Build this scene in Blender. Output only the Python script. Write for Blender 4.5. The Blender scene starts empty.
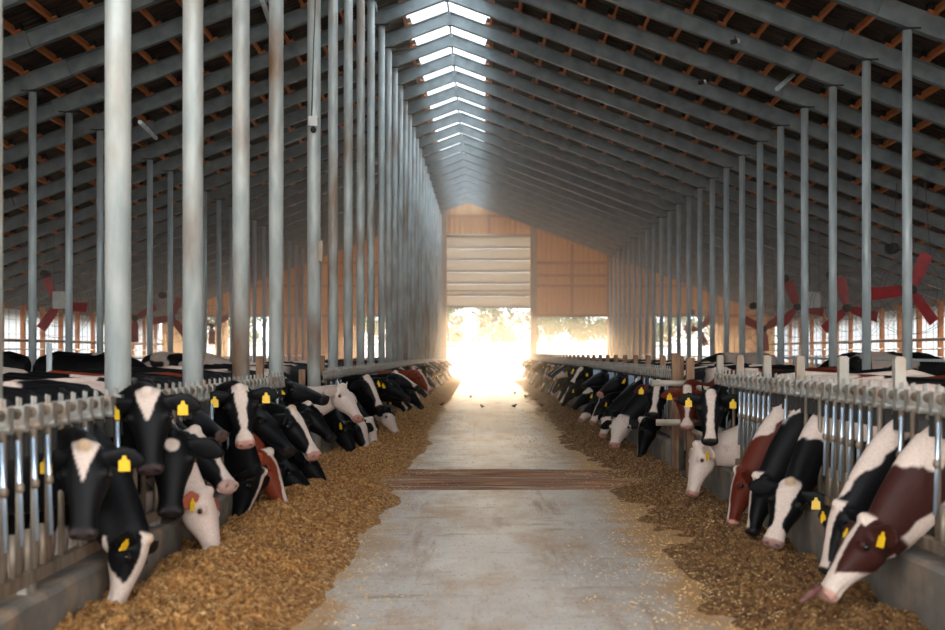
import bpy, math, random
import numpy as np
from mathutils import Vector
random.seed(7); RNG = np.random.default_rng(11)
scene = bpy.context.scene
COL = scene.collection
F = 1312.5; VX, VY, CH = 484.0, 353.0, 1.66          # focal length in pixels, vanishing point, camera height
S = 2.46                                              # frame spacing of the barn
XR, XL = 2.72, -2.46                                  # headlock fences
RX = -0.95; RB = 10.51; SL = 0.373                    # ridge x, rafter underside at ridge, roof slope
Y0, Y1 = -2.6, 79.4
EAVE_L, EAVE_R = -19.5, 17.6

# ------------------------------------------------------------------ helpers
def tag(o, label=None, cat=None, group=None, kind=None):
    if label: o['label'] = label
    if cat: o['category'] = cat
    if group: o['group'] = group
    if kind: o['kind'] = kind
    return o

def link(name, me, parent=None, loc=None):
    o = bpy.data.objects.new(name, me); COL.objects.link(o)
    if loc is not None: o.location = loc
    if parent is not None: o.parent = parent
    return o

def empty(name, loc=(0, 0, 0), rz=0.0):
    o = bpy.data.objects.new(name, None); COL.objects.link(o)
    o.location = loc; o.rotation_euler = (0, 0, rz); o.empty_display_size = .1
    return o

class MB:
    def __init__(s): s.v = []; s.f = []; s.m = []; s.mi = 0; s.sm = []
    def add(s, vs, fs, smooth=False):
        b = len(s.v); s.v.extend([tuple(p) for p in vs])
        for f in fs: s.f.append(tuple(b + i for i in f)); s.m.append(s.mi); s.sm.append(smooth)
    def box(s, x0, x1, y0, y1, z0, z1):
        vs = [(x, y, z) for x in (x0, x1) for y in (y0, y1) for z in (z0, z1)]
        s.add(vs, [(0,1,3,2),(4,6,7,5),(0,4,5,1),(2,3,7,6),(0,2,6,4),(1,5,7,3)])
    def bar(s, p, q, w, h, up=(0, 0, 1)):
        p = Vector(p); q = Vector(q); t = (q-p).normalized(); u = Vector(up); u = (u - t*u.dot(t)).normalized(); r = t.cross(u)
        vs = []
        for c in (p, q):
            for a, b in ((-1,-1),(1,-1),(1,1),(-1,1)): vs.append(c + r*(a*w/2) + u*(b*h/2))
        s.add(vs, [(0,3,2,1),(4,5,6,7),(0,1,5,4),(1,2,6,5),(2,3,7,6),(3,0,4,7)])
    def tube(s, pts, r, n=10, caps=True):
        pts = [Vector(p) for p in pts]
        rs = r if hasattr(r, '__len__') else [r]*len(pts)
        vs = []; fs = []
        ref = Vector((0.31, 0.17, 1)) if abs((pts[-1]-pts[0]).normalized().z) < .9 else Vector((1, .1, 0))
        for i, p in enumerate(pts):
            t = (pts[min(i+1, len(pts)-1)] - pts[max(i-1, 0)]).normalized()
            u = (ref - t*ref.dot(t)).normalized(); w = t.cross(u)
            for k in range(n):
                a = 2*math.pi*k/n
                vs.append(p + u*(rs[i]*math.cos(a)) + w*(rs[i]*math.sin(a)))
        for i in range(len(pts)-1):
            for k in range(n):
                fs.append((i*n+k, i*n+(k+1) % n, (i+1)*n+(k+1) % n, (i+1)*n+k))
        s.add(vs, fs, True)
        if caps:
            b = len(s.v) - len(vs)
            s.f.append(tuple(b + k for k in range(n-1, -1, -1))); s.m.append(s.mi); s.sm.append(False)
            b2 = b + (len(pts)-1)*n
            s.f.append(tuple(b2 + k for k in range(n))); s.m.append(s.mi); s.sm.append(False)
    def ball(s, c, rx, ry, rz, n=10, m=6):
        vs = [(c[0], c[1], c[2]+rz)]; fs = []
        for i in range(1, m):
            a = math.pi*i/m
            for k in range(n):
                b = 2*math.pi*k/n
                vs.append((c[0]+rx*math.sin(a)*math.cos(b), c[1]+ry*math.sin(a)*math.sin(b), c[2]+rz*math.cos(a)))
        vs.append((c[0], c[1], c[2]-rz)); L = len(vs)-1
        for k in range(n):
            fs.append((0, 1+k, 1+(k+1) % n)); fs.append((L, 1+(m-2)*n+(k+1) % n, 1+(m-2)*n+k))
            for i in range(m-2): fs.append((1+i*n+k, 1+(i+1)*n+k, 1+(i+1)*n+(k+1) % n, 1+i*n+(k+1) % n))
        s.add(vs, fs, True)
    def mesh(s, name, mats):
        me = bpy.data.meshes.new(name); me.from_pydata(s.v, [], s.f)
        for m in (mats if isinstance(mats, (list, tuple)) else [mats]): me.materials.append(m)
        me.polygons.foreach_set('material_index', s.m); me.polygons.foreach_set('use_smooth', s.sm)
        me.update(); return me
    def build(s, name, mats, parent=None, loc=None):
        return link(name, s.mesh(name, mats), parent, loc)

def np_mesh(name, V, Q, mat, smooth=True):
    me = bpy.data.meshes.new(name)
    me.vertices.add(len(V)); me.vertices.foreach_set('co', np.asarray(V, dtype=np.float32).ravel())
    Q = np.asarray(Q, dtype=np.int32); k = Q.shape[1]
    me.loops.add(Q.size); me.loops.foreach_set('vertex_index', Q.ravel())
    me.polygons.add(len(Q)); me.polygons.foreach_set('loop_start', np.arange(0, Q.size, k, dtype=np.int32))
    me.polygons.foreach_set('use_smooth', np.full(len(Q), smooth))
    me.materials.append(mat); me.update(calc_edges=True); me.validate(); return me

def vnoise(x, y, z, seed=0):
    x = np.asarray(x, float) + seed*17.31; y = np.asarray(y, float) + seed*7.77; z = np.asarray(z, float) + seed*3.3
    xi, yi, zi = np.floor(x).astype(np.int64), np.floor(y).astype(np.int64), np.floor(z).astype(np.int64)
    fx, fy, fz = x-xi, y-yi, z-zi
    fx, fy, fz = [t*t*(3-2*t) for t in (fx, fy, fz)]
    def h(a, b, c):
        n = (a*73856093) ^ (b*19349663) ^ (c*83492791)
        n = (n ^ (n >> 13)) * 1274126177 & 0x7fffffff
        n = (n ^ (n >> 15)) & 0xffff
        return n/65535.0
    r = 0
    for a, wa in ((0, 1-fx), (1, fx)):
        for b, wb in ((0, 1-fy), (1, fy)):
            for c, wc in ((0, 1-fz), (1, fz)): r = r + wa*wb*wc*h(xi+a, yi+b, zi+c)
    return r

# ------------------------------------------------------------------ materials
def new_mat(name):
    m = bpy.data.materials.new(name); m.use_nodes = True
    nt = m.node_tree; return m, nt, nt.nodes, nt.links, nt.nodes['Principled BSDF']

def mottled(name, c1, c2, scale=4.0, rough=.6, metal=0.0, detail=6, stretch=(1, 1, 1), c3=None, c3_scale=1.5, c3_lo=.55, c3_hi=.7, bump=0.0, bscale=None, spec=None, lo=.35, hi=.65, obj=True, rand=0.0):
    m, nt, N, L, P = new_mat(name)
    tc = N.new('ShaderNodeTexCoord'); mp = N.new('ShaderNodeMapping'); mp.inputs['Scale'].default_value = stretch
    L.new(tc.outputs['Object' if obj else 'Generated'], mp.inputs['Vector'])
    if rand:
        oi = N.new('ShaderNodeObjectInfo'); vm = N.new('ShaderNodeVectorMath'); vm.operation = 'SCALE'
        cb = N.new('ShaderNodeCombineXYZ'); mu = N.new('ShaderNodeMath'); mu.operation = 'MULTIPLY'; mu.inputs[1].default_value = rand
        L.new(oi.outputs['Random'], mu.inputs[0])
        for i in range(3): L.new(mu.outputs[0], cb.inputs[i])
        L.new(cb.outputs[0], mp.inputs['Location'])
    n = N.new('ShaderNodeTexNoise'); n.inputs['Scale'].default_value = scale; n.inputs['Detail'].default_value = detail
    L.new(mp.outputs[0], n.inputs['Vector'])
    r = N.new('ShaderNodeValToRGB'); r.color_ramp.elements[0].position = lo; r.color_ramp.elements[1].position = hi
    r.color_ramp.elements[0].color = (*c1, 1); r.color_ramp.elements[1].color = (*c2, 1)
    L.new(n.outputs['Fac'], r.inputs['Fac']); out = r.outputs['Color']
    if c3:
        n2 = N.new('ShaderNodeTexNoise'); n2.inputs['Scale'].default_value = c3_scale; n2.inputs['Detail'].default_value = 5
        L.new(mp.outputs[0], n2.inputs['Vector'])
        r2 = N.new('ShaderNodeMapRange'); r2.inputs['From Min'].default_value = c3_lo; r2.inputs['From Max'].default_value = c3_hi
        L.new(n2.outputs['Fac'], r2.inputs['Value'])
        mx = N.new('ShaderNodeMix'); mx.data_type = 'RGBA'; mx.inputs['B'].default_value = (*c3, 1)
        L.new(r2.outputs[0], mx.inputs['Factor']); L.new(out, mx.inputs['A']); out = mx.outputs['Result']
    L.new(out, P.inputs['Base Color'])
    P.inputs['Roughness'].default_value = rough; P.inputs['Metallic'].default_value = metal
    if spec is not None: P.inputs['Specular IOR Level'].default_value = spec
    if bump:
        b = N.new('ShaderNodeBump'); b.inputs['Strength'].default_value = bump; b.inputs['Distance'].default_value = .02
        nb = N.new('ShaderNodeTexNoise'); nb.inputs['Scale'].default_value = bscale or scale*4; nb.inputs['Detail'].default_value = 4
        L.new(mp.outputs[0], nb.inputs['Vector']); L.new(nb.outputs['Fac'], b.inputs['Height']); L.new(b.outputs[0], P.inputs['Normal'])
    return m

M = {}
M['galv'] = mottled('galvanised_steel', (.46, .54, .57), (.62, .70, .73), 9, .45, .2, stretch=(1, 1, .25), rand=40)
M['galv_rusty'] = mottled('weathered_galvanised_steel', (.46, .52, .52), (.66, .70, .68), 7, .5, .2, stretch=(1, 1, .3), c3=(.27, .15, .08), c3_scale=2.6, c3_lo=.5, c3_hi=.78, rand=40)
M['beam'] = mottled('painted_steel_beam', (.165, .2, .215), (.255, .3, .315), 3, .5, .2, rand=20)
M['dark_steel'] = mottled('dark_steel', (.02, .022, .022), (.04, .042, .04), 6, .6, .3)
M['purlin'] = mottled('orange_timber', (.6, .17, .05), (.8, .29, .1), 3, .7, 0, stretch=(6, .6, 6), rand=30)
M['roof'] = mottled('brown_roof_sheet', (.04, .03, .024), (.09, .07, .055), 1.2, .75, 0, stretch=(1, 1, 1), c3=(.13, .10, .08), c3_scale=.6)
M['lock'] = mottled('headlock_steel', (.22, .22, .2), (.38, .37, .34), 14, .5, .3, c3=(.28, .17, .1), c3_scale=6, c3_lo=.5, c3_hi=.75, rand=30)
M['tubebar'] = mottled('dirty_upright_tube', (.17, .13, .095), (.33, .27, .21), 12, .5, .45, stretch=(1, 1, .3), c3=(.2, .11, .06), c3_scale=5, c3_lo=.5, c3_hi=.8, rand=30)
M['shiny'] = mottled('polished_bar', (.55, .72, .92), (.72, .85, .98), 8, .26, .7, stretch=(1, 1, .2))
M['rubber'] = mottled('black_rubber', (.012, .012, .012), (.03, .028, .025), 8, .7)
M['kerb'] = mottled('kerb_concrete', (.12, .105, .088), (.22, .195, .165), 2.2, .85, 0, c3=(.36, .24, .15), c3_scale=3.0, c3_lo=.5, c3_hi=.75, bump=.5)
M['timber'] = mottled('weathered_timber', (.17, .09, .05), (.34, .2, .12), 5, .8, 0, stretch=(3, 3, .5), bump=.3, rand=20)
M['alley'] = mottled('cow_alley_concrete', (.07, .05, .035), (.15, .11, .075), .8, .7)
M['bed'] = mottled('bedding', (.28, .19, .11), (.42, .3, .19), 3, .9, bump=.5)
M['wall'] = mottled('tan_corrugated_sheet', (.55, .36, .17), (.7, .48, .25), 1.2, .65, 0, stretch=(1, 1, .4))
M['girt'] = mottled('orange_wall_timber', (.42, .15, .05), (.55, .22, .08), 2, .7)
M['doorwhite'] = mottled('white_door_panel', (.74, .71, .66), (.85, .82, .77), 1.5, .4)
M['jamb'] = mottled('door_post_timber', (.4, .29, .2), (.52, .4, .29), 2, .7, stretch=(3, 3, .5))
M['redblade'] = mottled('red_fan_blade', (.42, .02, .03), (.55, .035, .045), 3, .4)
M['whitebox'] = mottled('white_plastic', (.62, .62, .6), (.75, .75, .72), 6, .5)
M['wire'] = mottled('thin_wire', (.1, .1, .1), (.16, .16, .15), 6, .5, .5)
M['tagy'] = mottled('yellow_tag', (.85, .5, .01), (.95, .6, .02), 20, .4)
M['eye'] = mottled('dark_eye', (.006, .005, .004), (.012, .009, .007), 10, .08)
M['bird'] = mottled('sparrow_feathers', (.09, .055, .035), (.26, .17, .11), 40, .8)
M['bark'] = mottled('bark', (.12, .09, .07), (.22, .17, .13), 4, .9)
M['leaf'] = mottled('leaves', (.05, .09, .03), (.12, .17, .06), 1.3, .6)
M['shed'] = mottled('white_shed_wall', (.8, .8, .8), (.9, .9, .9), .6, .6)
M['yard'] = mottled('yard_ground', (.5, .45, .38), (.68, .62, .54), .15, .9)
M['pipe_pale'] = mottled('worn_pale_pipe', (.45, .38, .3), (.6, .52, .43), 7, .45, .3)

def trans_mat(name, col, tr, clear=.0, wave=None):
    m, nt, N, L, P = new_mat(name)
    N.remove(P); out = N['Material Output']
    a = N.new('ShaderNodeBsdfDiffuse'); b = N.new('ShaderNodeBsdfTranslucent'); mx = N.new('ShaderNodeMixShader')
    n = N.new('ShaderNodeTexNoise'); n.inputs['Scale'].default_value = .8; tc = N.new('ShaderNodeTexCoord'); L.new(tc.outputs['Object'], n.inputs['Vector'])
    r = N.new('ShaderNodeValToRGB'); r.color_ramp.elements[0].color = (*[c*.85 for c in col], 1); r.color_ramp.elements[1].color = (*col, 1)
    L.new(n.outputs['Fac'], r.inputs[0]); L.new(r.outputs[0], a.inputs[0]); L.new(r.outputs[0], b.inputs[0])
    mx.inputs[0].default_value = tr; L.new(a.outputs[0], mx.inputs[1]); L.new(b.outputs[0], mx.inputs[2])
    t = N.new('ShaderNodeBsdfTransparent'); m2 = N.new('ShaderNodeMixShader'); m2.inputs[0].default_value = clear
    L.new(mx.outputs[0], m2.inputs[1]); L.new(t.outputs[0], m2.inputs[2]); L.new(m2.outputs[0], out.inputs['Surface'])
    return m
M['skylight'] = trans_mat('skylight_sheet', (.86, .92, .96), .8, .0)
M['curtain'] = trans_mat('side_curtain', (.74, .8, .84), .5, .0)
M['wall'] = trans_mat('tan_corrugated_sheet', (.74, .45, .20), .2, 0)
M['doorwhite'] = trans_mat('white_door_panel', (.9, .83, .72), .24, 0)

def hide_mat():
    m, nt, N, L, P = new_mat('cow_hide')
    at = N.new('ShaderNodeAttribute'); at.attribute_name = 'coat'
    n = N.new('ShaderNodeTexNoise'); n.inputs['Scale'].default_value = 60; n.inputs['Detail'].default_value = 4
    tc = N.new('ShaderNodeTexCoord'); L.new(tc.outputs['Object'], n.inputs['Vector'])
    mr = N.new('ShaderNodeMapRange'); mr.inputs['To Min'].default_value = .72; mr.inputs['To Max'].default_value = 1.25
    L.new(n.outputs['Fac'], mr.inputs['Value'])
    mx = N.new('ShaderNodeVectorMath'); mx.operation = 'SCALE'
    L.new(at.outputs['Color'], mx.inputs[0]); L.new(mr.outputs[0], mx.inputs['Scale']); L.new(mx.outputs[0], P.inputs['Base Color'])
    P.inputs['Roughness'].default_value = .5; P.inputs['Specular IOR Level'].default_value = .16
    P.inputs['Sheen Weight'].default_value = .0; P.inputs['Sheen Roughness'].default_value = .4
    b = N.new('ShaderNodeBump'); b.inputs['Strength'].default_value = .25; b.inputs['Distance'].default_value = .004
    L.new(n.outputs['Fac'], b.inputs['Height']); L.new(b.outputs[0], P.inputs['Normal'])
    return m
M['hide'] = hide_mat()

def feed_mat(name='silage_feed', k_=1.0):
    m, nt, N, L, P = new_mat(name)
    tc = N.new('ShaderNodeTexCoord')
    v = N.new('ShaderNodeTexNoise'); v.inputs['Scale'].default_value = 26; v.inputs['Detail'].default_value = 8; v.inputs['Roughness'].default_value = .75
    L.new(tc.outputs['Object'], v.inputs['Vector'])
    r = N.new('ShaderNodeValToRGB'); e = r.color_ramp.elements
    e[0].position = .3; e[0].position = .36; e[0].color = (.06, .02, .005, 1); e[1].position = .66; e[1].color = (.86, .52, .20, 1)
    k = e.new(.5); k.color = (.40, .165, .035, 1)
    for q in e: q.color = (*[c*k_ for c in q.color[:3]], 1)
    L.new(v.outputs['Fac'], r.inputs[0]); L.new(r.outputs[0], P.inputs['Base Color']); P.inputs['Roughness'].default_value = .85
    b = N.new('ShaderNodeBump'); b.inputs['Strength'].default_value = 1; b.inputs['Distance'].default_value = .03
    L.new(v.outputs['Fac'], b.inputs['Height']); L.new(b.outputs[0], P.inputs['Normal'])
    return m
M['feed'] = feed_mat(); M['feed_shaded'] = feed_mat('shaded_feed', .5)  # same feed twice; right-hand copy has its dimmer light put into the colour
M['straw'] = mottled('straw_flakes', (.5, .25, .07), (.85, .58, .27), 3, .7)

def floor_mat():
    m, nt, N, L, P = new_mat('lane_concrete')
    tc = N.new('ShaderNodeTexCoord')
    def noise(sc, st, det=7, rough=.6):
        mp = N.new('ShaderNodeMapping'); mp.inputs['Scale'].default_value = st; L.new(tc.outputs['Object'], mp.inputs[0])
        n = N.new('ShaderNodeTexNoise'); n.inputs['Scale'].default_value = sc; n.inputs['Detail'].default_value = det; n.inputs['Roughness'].default_value = rough
        L.new(mp.outputs[0], n.inputs['Vector']); return n.outputs['Fac']
    def rng(o, a, b):
        r = N.new('ShaderNodeMapRange'); r.inputs['From Min'].default_value = a; r.inputs['From Max'].default_value = b; L.new(o, r.inputs['Value']); return r.outputs[0]
    def mix(f, a, b):
        x = N.new('ShaderNodeMix'); x.data_type = 'RGBA'
        L.new(f, x.inputs['Factor'])
        if isinstance(a, tuple): x.inputs['A'].default_value = (*a, 1)
        else: L.new(a, x.inputs['A'])
        x.inputs['B'].default_value = (*b, 1); return x.outputs['Result']
    c = mix(rng(noise(1.3, (1, .5, 1)), .3, .7), (.50, .44, .385), (.70, .635, .565))
    c = mix(rng(noise(1.1, (1.2, .45, 1), 8, .68), .47, .66), c, (.42, .25, .135))
    c = mix(rng(noise(2.2, (.5, 1.6, 1), 8, .7), .56, .68), c, (.33, .21, .12))
    c = mix(rng(noise(1.0, (2.2, .22, 1), 8, .7), .54, .66), c, (.30, .18, .10))
    c = mix(rng(noise(9, (.6, 1.5, 1), 8, .8), .58, .68), c, (.34, .20, .10))
    c = mix(rng(noise(38, (1, .7, 1), 3, .5), .62, .68), c, (.20, .11, .045))
    # trodden feed spreading in from both kerbs with a ragged edge
    sp = N.new('ShaderNodeSeparateXYZ'); L.new(tc.outputs['Object'], sp.inputs[0])
    ab = N.new('ShaderNodeMath'); ab.operation = 'SUBTRACT'; L.new(sp.outputs['X'], ab.inputs[0]); ab.inputs[1].default_value = .13
    aa = N.new('ShaderNodeMath'); aa.operation = 'ABSOLUTE'; L.new(ab.outputs[0], aa.inputs[0])
    e1 = N.new('ShaderNodeMath'); e1.operation = 'MULTIPLY_ADD'; L.new(noise(1.6, (1, 1, 1), 9, .75), e1.inputs[0]); e1.inputs[1].default_value = 2.2; L.new(aa.outputs[0], e1.inputs[2])
    e2 = N.new('ShaderNodeMath'); e2.operation = 'MULTIPLY_ADD'; L.new(noise(30, (1, 1, 1), 4, .7), e2.inputs[0]); e2.inputs[1].default_value = 1.3; L.new(e1.outputs[0], e2.inputs[2])
    c = mix(rng(e2.outputs[0], 2.75, 3.15), c, (.50, .27, .10))
    L.new(c, P.inputs['Base Color']); P.inputs['Roughness'].default_value = .5; P.inputs['Specular IOR Level'].default_value = .4
    b = N.new('ShaderNodeBump'); b.inputs['Strength'].default_value = .15; b.inputs['Distance'].default_value = .01
    L.new(noise(14, (1, 1, 1)), b.inputs['Height']); L.new(b.outputs[0], P.inputs['Normal'])
    return m
M['lane'] = floor_mat()

def at(px, py, z):
    return Vector(((px-VX)*z/F, z, CH-(py-VY)*z/F))

# ------------------------------------------------------------------ cows
C_BLACK = (.0042, .0042, .005); C_WHITE = (.70, .56, .48); C_RED = (.20, .035, .014); C_BROWN = (.042, .011, .008); C_PINK = (.50, .24, .19); C_DARK = (.018, .014, .013)

def loft(mb, cs, U, Wd, hw, up, dn, n=20, ex=2.3):
    vs = []; fs = []
    for i in range(len(cs)):
        for k in range(n):
            a = 2*math.pi*k/n; c, s_ = math.cos(a), math.sin(a)
            cc = math.copysign(abs(c)**(2/ex), c); ss = math.copysign(abs(s_)**(2/ex), s_)
            vs.append(cs[i] + Wd[i]*(hw[i]*cc) + U[i]*((up[i] if ss > 0 else dn[i])*ss))
    for i in range(len(cs)-1):
        for k in range(n): fs.append((i*n+k, i*n+(k+1) % n, (i+1)*n+(k+1) % n, (i+1)*n+k))
    b = len(cs)-1
    fs.append(tuple(range(n-1, -1, -1))); fs.append(tuple(b*n+k for k in range(n)))
    mb.add(vs, fs, True)

def cow_mesh(name, poll, muz, face, coat, vox=.017, seed=0, ground=0.0, cy=0.0):
    """local frame: fence plane at a=0, body along +a (x), head on the -a side."""
    mb = MB()
    V3 = Vector
    # trunk
    A = [2.40, 2.36, 2.26, 2.05, 1.75, 1.3, .9, .6, .38, .22]
    Hc = [1.18, 1.16, 1.12, 1.09, 1.05, 1.0, 1.02, 1.06, 1.06, 1.05]
    hh = [.05, .15, .26, .33, .38, .43, .41, .38, .33, .2]
    hw = [.05, .12, .2, .27, .31, .35, .31, .25, .21, .12]
    cs = [V3((a, cy, h+ground)) for a, h in zip(A, Hc)]
    loft(mb, cs, [V3((0, 0, 1))]*len(A), [V3((0, 1, 0))]*len(A), hw, hh, hh, 24, 2.3)
    # spine ridge (hips and withers)
    mb.tube([(2.2, cy, 1.34+ground), (1.9, cy, 1.42+ground), (1.3, cy, 1.38+ground), (.75, cy, 1.4+ground), (.45, cy, 1.36+ground)], [.06, .07, .06, .07, .07], 8)
    for s in (-1, 1):
        mb.ball((1.95, cy+s*.2, 1.32+ground), .1, .08, .09)
        y = cy + s*.15
        mb.tube([(.62, y, .95+ground), (.58, y, .68+ground), (.6, y, .42+ground), (.6, y, .36+ground), (.6, y, .13+ground), (.57, y, .06+ground), (.54, y, .0+ground)], [.15, .1, .062, .06, .043, .055, .065], 10)
        mb.tube([(1.95, cy+s*.17, 1.05+ground), (1.84, cy+s*.19, .76+ground), (2.08, cy+s*.18, .5+ground), (2.07, cy+s*.18, .42+ground), (2.03, cy+s*.18, .13+ground), (2.0, cy+s*.18, .06+ground), (1.97, cy+s*.18, ground)], [.2, .14, .066, .058, .045, .056, .066], 10)
    mb.ball((1.72, cy, .62+ground), .19, .15, .14)
    mb.tube([(2.33, cy, 1.3+ground), (2.44, cy, 1.15+ground), (2.45, cy, .8+ground), (2.44, cy, .5+ground)], [.04, .032, .026, .045], 8)
    # head frame
    P = V3(poll); Mz = V3(muz); Lv = Mz-P; sc = max(.88, min(1.15, Lv.length/.50)); Lv.normalize()
    U = V3(face); U = (U - Lv*U.dot(Lv)).normalized(); W = Lv.cross(U)
    rings = [(-.055, .05, -.03, -.14), (-.03, .075, -.012, -.17), (.0, .09, .0, -.2), (.05, .102, .004, -.225), (.1, .114, .006, -.24), (.15, .122, .004, -.245), (.2, .11, -.002, -.235), (.26, .09, -.01, -.205), (.32, .075, -.02, -.178),
             (.38, .066, -.03, -.16), (.42, .066, -.034, -.155), (.455, .074, -.036, -.156), (.485, .076, -.044, -.152), (.505, .062, -.06, -.138), (.515, .035, -.08, -.12)]
    cs = []; ups = []; dns = []; hws = []
    for t, w_, tp, bt in rings:
        c = (tp+bt)/2; w_ = w_*1.14
        cs.append(P + (Lv*t + U*c)*sc); ups.append((tp-bt)/2*sc); dns.append((tp-bt)/2*sc); hws.append(w_*sc)
    loft(mb, cs, [U]*len(cs), [W]*len(cs), hws, ups, dns, 24, 2.35)
    H = lambda t, w, u: P + (Lv*t + W*w + U*u)*sc
    mb.ball(tuple(H(-.01, 0, -.015)), .05*sc, .05*sc, .045*sc)                      # poll crest
    for s in (-1, 1):
        mb.ball(tuple(H(.145, s*.114, -.045)), .034*sc, .034*sc, .034*sc)            # brow
        mb.ball(tuple(H(.485, s*.052, -.066)), .027*sc, .027*sc, .027*sc)            # nostril wings
        if coat.get('horn'): mb.tube([H(.0, s*.06, -.03), H(-.05, s*.085, .0), H(-.09, s*.09, .04)], [.022, .016, .008], 8)
        # ear
        dr = coat.get('droop', .25)
        e0 = H(.03, s*.098, -.06); ed = (W*s - Lv*(-.05) + U*(-.12) + V3((0, 0, -dr))).normalized()
        en = (U*.8 + Lv*.45); en = (en - ed*en.dot(ed)).normalized(); ew = ed.cross(en)
        prof = [(0, .03, .028), (.04, .044, .024), (.09, .072, .018), (.15, .074, .015), (.205, .05, .013), (.24, .014, .010)]
        loft(mb, [e0 + ed*(q*sc) for q, _, _ in prof], [en]*6, [ew]*6, [b*sc for _, b, _ in prof], [c*sc for _, _, c in prof], [c*sc for _, _, c in prof], 12, 2)
    # neck
    hb = P + (Lv*.04 - U*.125)*sc
    base = V3((.62, cy, 1.07+ground)); p1 = V3((coat.get('pa', -.02), cy, coat.get('pz', 1.13 if hb.z < .75+ground else .86)+ground))
    if hb.z-ground > 1.3 and coat.get('free'): p1.z = 1.25+ground
    back = (Lv*.45 + U*.4 + V3((-1, 0, 0))*.3).normalized()
    p2 = hb - back*.2
    K = 12; pts = []
    for i in range(K):
        t = i/(K-1); pts.append(base*(1-t)**3 + p1*(3*t*(1-t)**2) + p2*(3*t*t*(1-t)) + hb*t**3)
    pts.append(hb + back*.05)
    U1 = (U - Lv*.8).normalized(); Us = []; Ws = []
    for i, p in enumerate(pts):
        T = (pts[min(i+1, K)] - pts[max(i-1, 0)]).normalized(); t = i/K
        u = V3((0, 0, 1))*(1-t) + U1*t; u = (u - T*u.dot(T)).normalized(); Us.append(u); Ws.append(T.cross(u))
    hv = [.32, .315, .30, .28, .26, .24, .22, .205, .19, .175, .16, .145, .10]; hwn = [.2, .195, .185, .17, .155, .14, .13, .12, .112, .104, .098, .09, .06]
    loft(mb, pts, Us, Ws, hwn, hv, hv, 22, 2.1)
    me = mb.mesh('tmp', M['hide']); o = link('tmp', me)
    r = o.modifiers.new('r', 'REMESH'); r.mode = 'VOXEL'; r.voxel_size = vox; r.use_smooth_shade = True
    sm = o.modifiers.new('s', 'SMOOTH'); sm.factor = .5; sm.iterations = 3 if vox < .02 else 1
    dg = bpy.context.evaluated_depsgraph_get(); dg.update()
    out = bpy.data.meshes.new_from_object(o.evaluated_get(dg)); out.name = name
    bpy.data.objects.remove(o); bpy.data.meshes.remove(me)
    out.materials.clear(); out.materials.append(M['hide'])
    nv = len(out.vertices); co = np.empty(nv*3, dtype=np.float32); out.vertices.foreach_get('co', co); co = co.reshape(-1, 3).astype(float)
    d = co - np.array(P); t = d @ np.array(Lv)/sc; w = d @ np.array(W)/sc; u = d @ np.array(U)/sc
    # nostril dents and mouth groove
    for s in (-1, 1):
        rr = np.sqrt((t-.503)**2 + (w-s*.045)**2 + (u+.068)**2)
        co -= (np.array(Lv)*sc*.018)[None, :]*np.exp(-(rr/.016)**2)[:, None]
    head = (t > -.07) & (t < .56) & (u > -.27) & (u < .09) & (np.abs(w) < .15)
    mouth = np.exp(-((u+.112+(.5-t)*.1)/.010)**2)*np.clip((t-.36)/.05, 0, 1)*head
    ctr = np.array(P)[None, :] + (np.array(Lv)[None, :]*t[:, None] + np.array(U)[None, :]*(-.09))*sc
    dv = co-ctr; dn_ = dv/(np.linalg.norm(dv, axis=1)[:, None]+1e-6)
    co -= dn_*(mouth*.011)[:, None]
    out.vertices.foreach_set('co', co.astype(np.float32).ravel())
    # coat
    a = co[:, 0]; y = co[:, 1]-cy; z = co[:, 2]-ground
    nz = vnoise(a*2.1, y*2.1, z*2.1, seed) * .65 + vnoise(a*5, y*5, z*5, seed+3)*.35
    fine = vnoise(co[:, 0]*34, co[:, 1]*34, co[:, 2]*34, seed+5) - .5
    fine2 = vnoise(co[:, 0]*12, co[:, 1]*12, co[:, 2]*12, seed+9) - .5
    base = np.array(coat.get('base', C_BLACK)); white = np.array(coat.get('white', C_WHITE))
    fr = coat.get('bodywhite', .35)
    m = np.clip((nz + fine*.03 - (1 - fr)*.62 - .19)/.02, 0, 1)
    neckzone = np.clip((.75 - a)/.2, 0, 1)
    if coat.get('neck') == 'black': m = m*(1-neckzone)
    if coat.get('neck') == 'white': m = np.maximum(m, neckzone)
    if coat.get('crest'):
        lim, slope_ = coat['crest']
        m = np.where(a < .75, np.clip((z + slope_*a + fine2*.10 + fine*.02 - lim)/.015, 0, 1), m)
    if coat.get('under'): m = np.maximum(m, np.clip((coat['under'][0]+coat['under'][1]*a+fine2*.08-z)/.015, 0, 1)*(a < .2))
    m = np.maximum(m, np.clip((.42-z)/.03, 0, 1)*(a > .4))                          # white stockings
    hm = np.zeros(nv); kind = coat.get('head', 'blaze'); bw = coat.get('bw', .035)
    j = fine*.012 + fine2*.02
    top = np.clip((u + .085 + j)/.01, 0, 1)
    if kind == 'full': hm[:] = 1
    elif kind == 'blaze':
        wd = bw*(1 + .5*np.clip(1-np.abs(t-.02)/.12, 0, 1) + .75*np.clip((t-.36)/.1, 0, 1)) + j
        hm = np.clip((wd-np.abs(w - coat.get('off', 0)))/.008, 0, 1)*top
    elif kind == 'wide':
        wd = bw*(1.25 - .55*np.clip((t-.05)/.25, 0, 1) + 1.2*np.clip((t-.36)/.08, 0, 1)) + j
        hm = np.clip((wd-np.abs(w))/.008, 0, 1)*np.clip((u+.12+(t > .36)*.2)/.01, 0, 1)
    elif kind == 'tri':
        hm = np.clip((.085*(1-np.clip(t+.03, 0, 1)/.25)+j-np.abs(w))/.008, 0, 1)*top
    elif kind == 'patch':
        hm = np.clip((coat.get('pr', .04) - np.sqrt(w**2+(t-coat.get('pt', .1))**2) + j)/.008, 0, 1)*top
    elif kind == 'muzzle':
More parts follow.
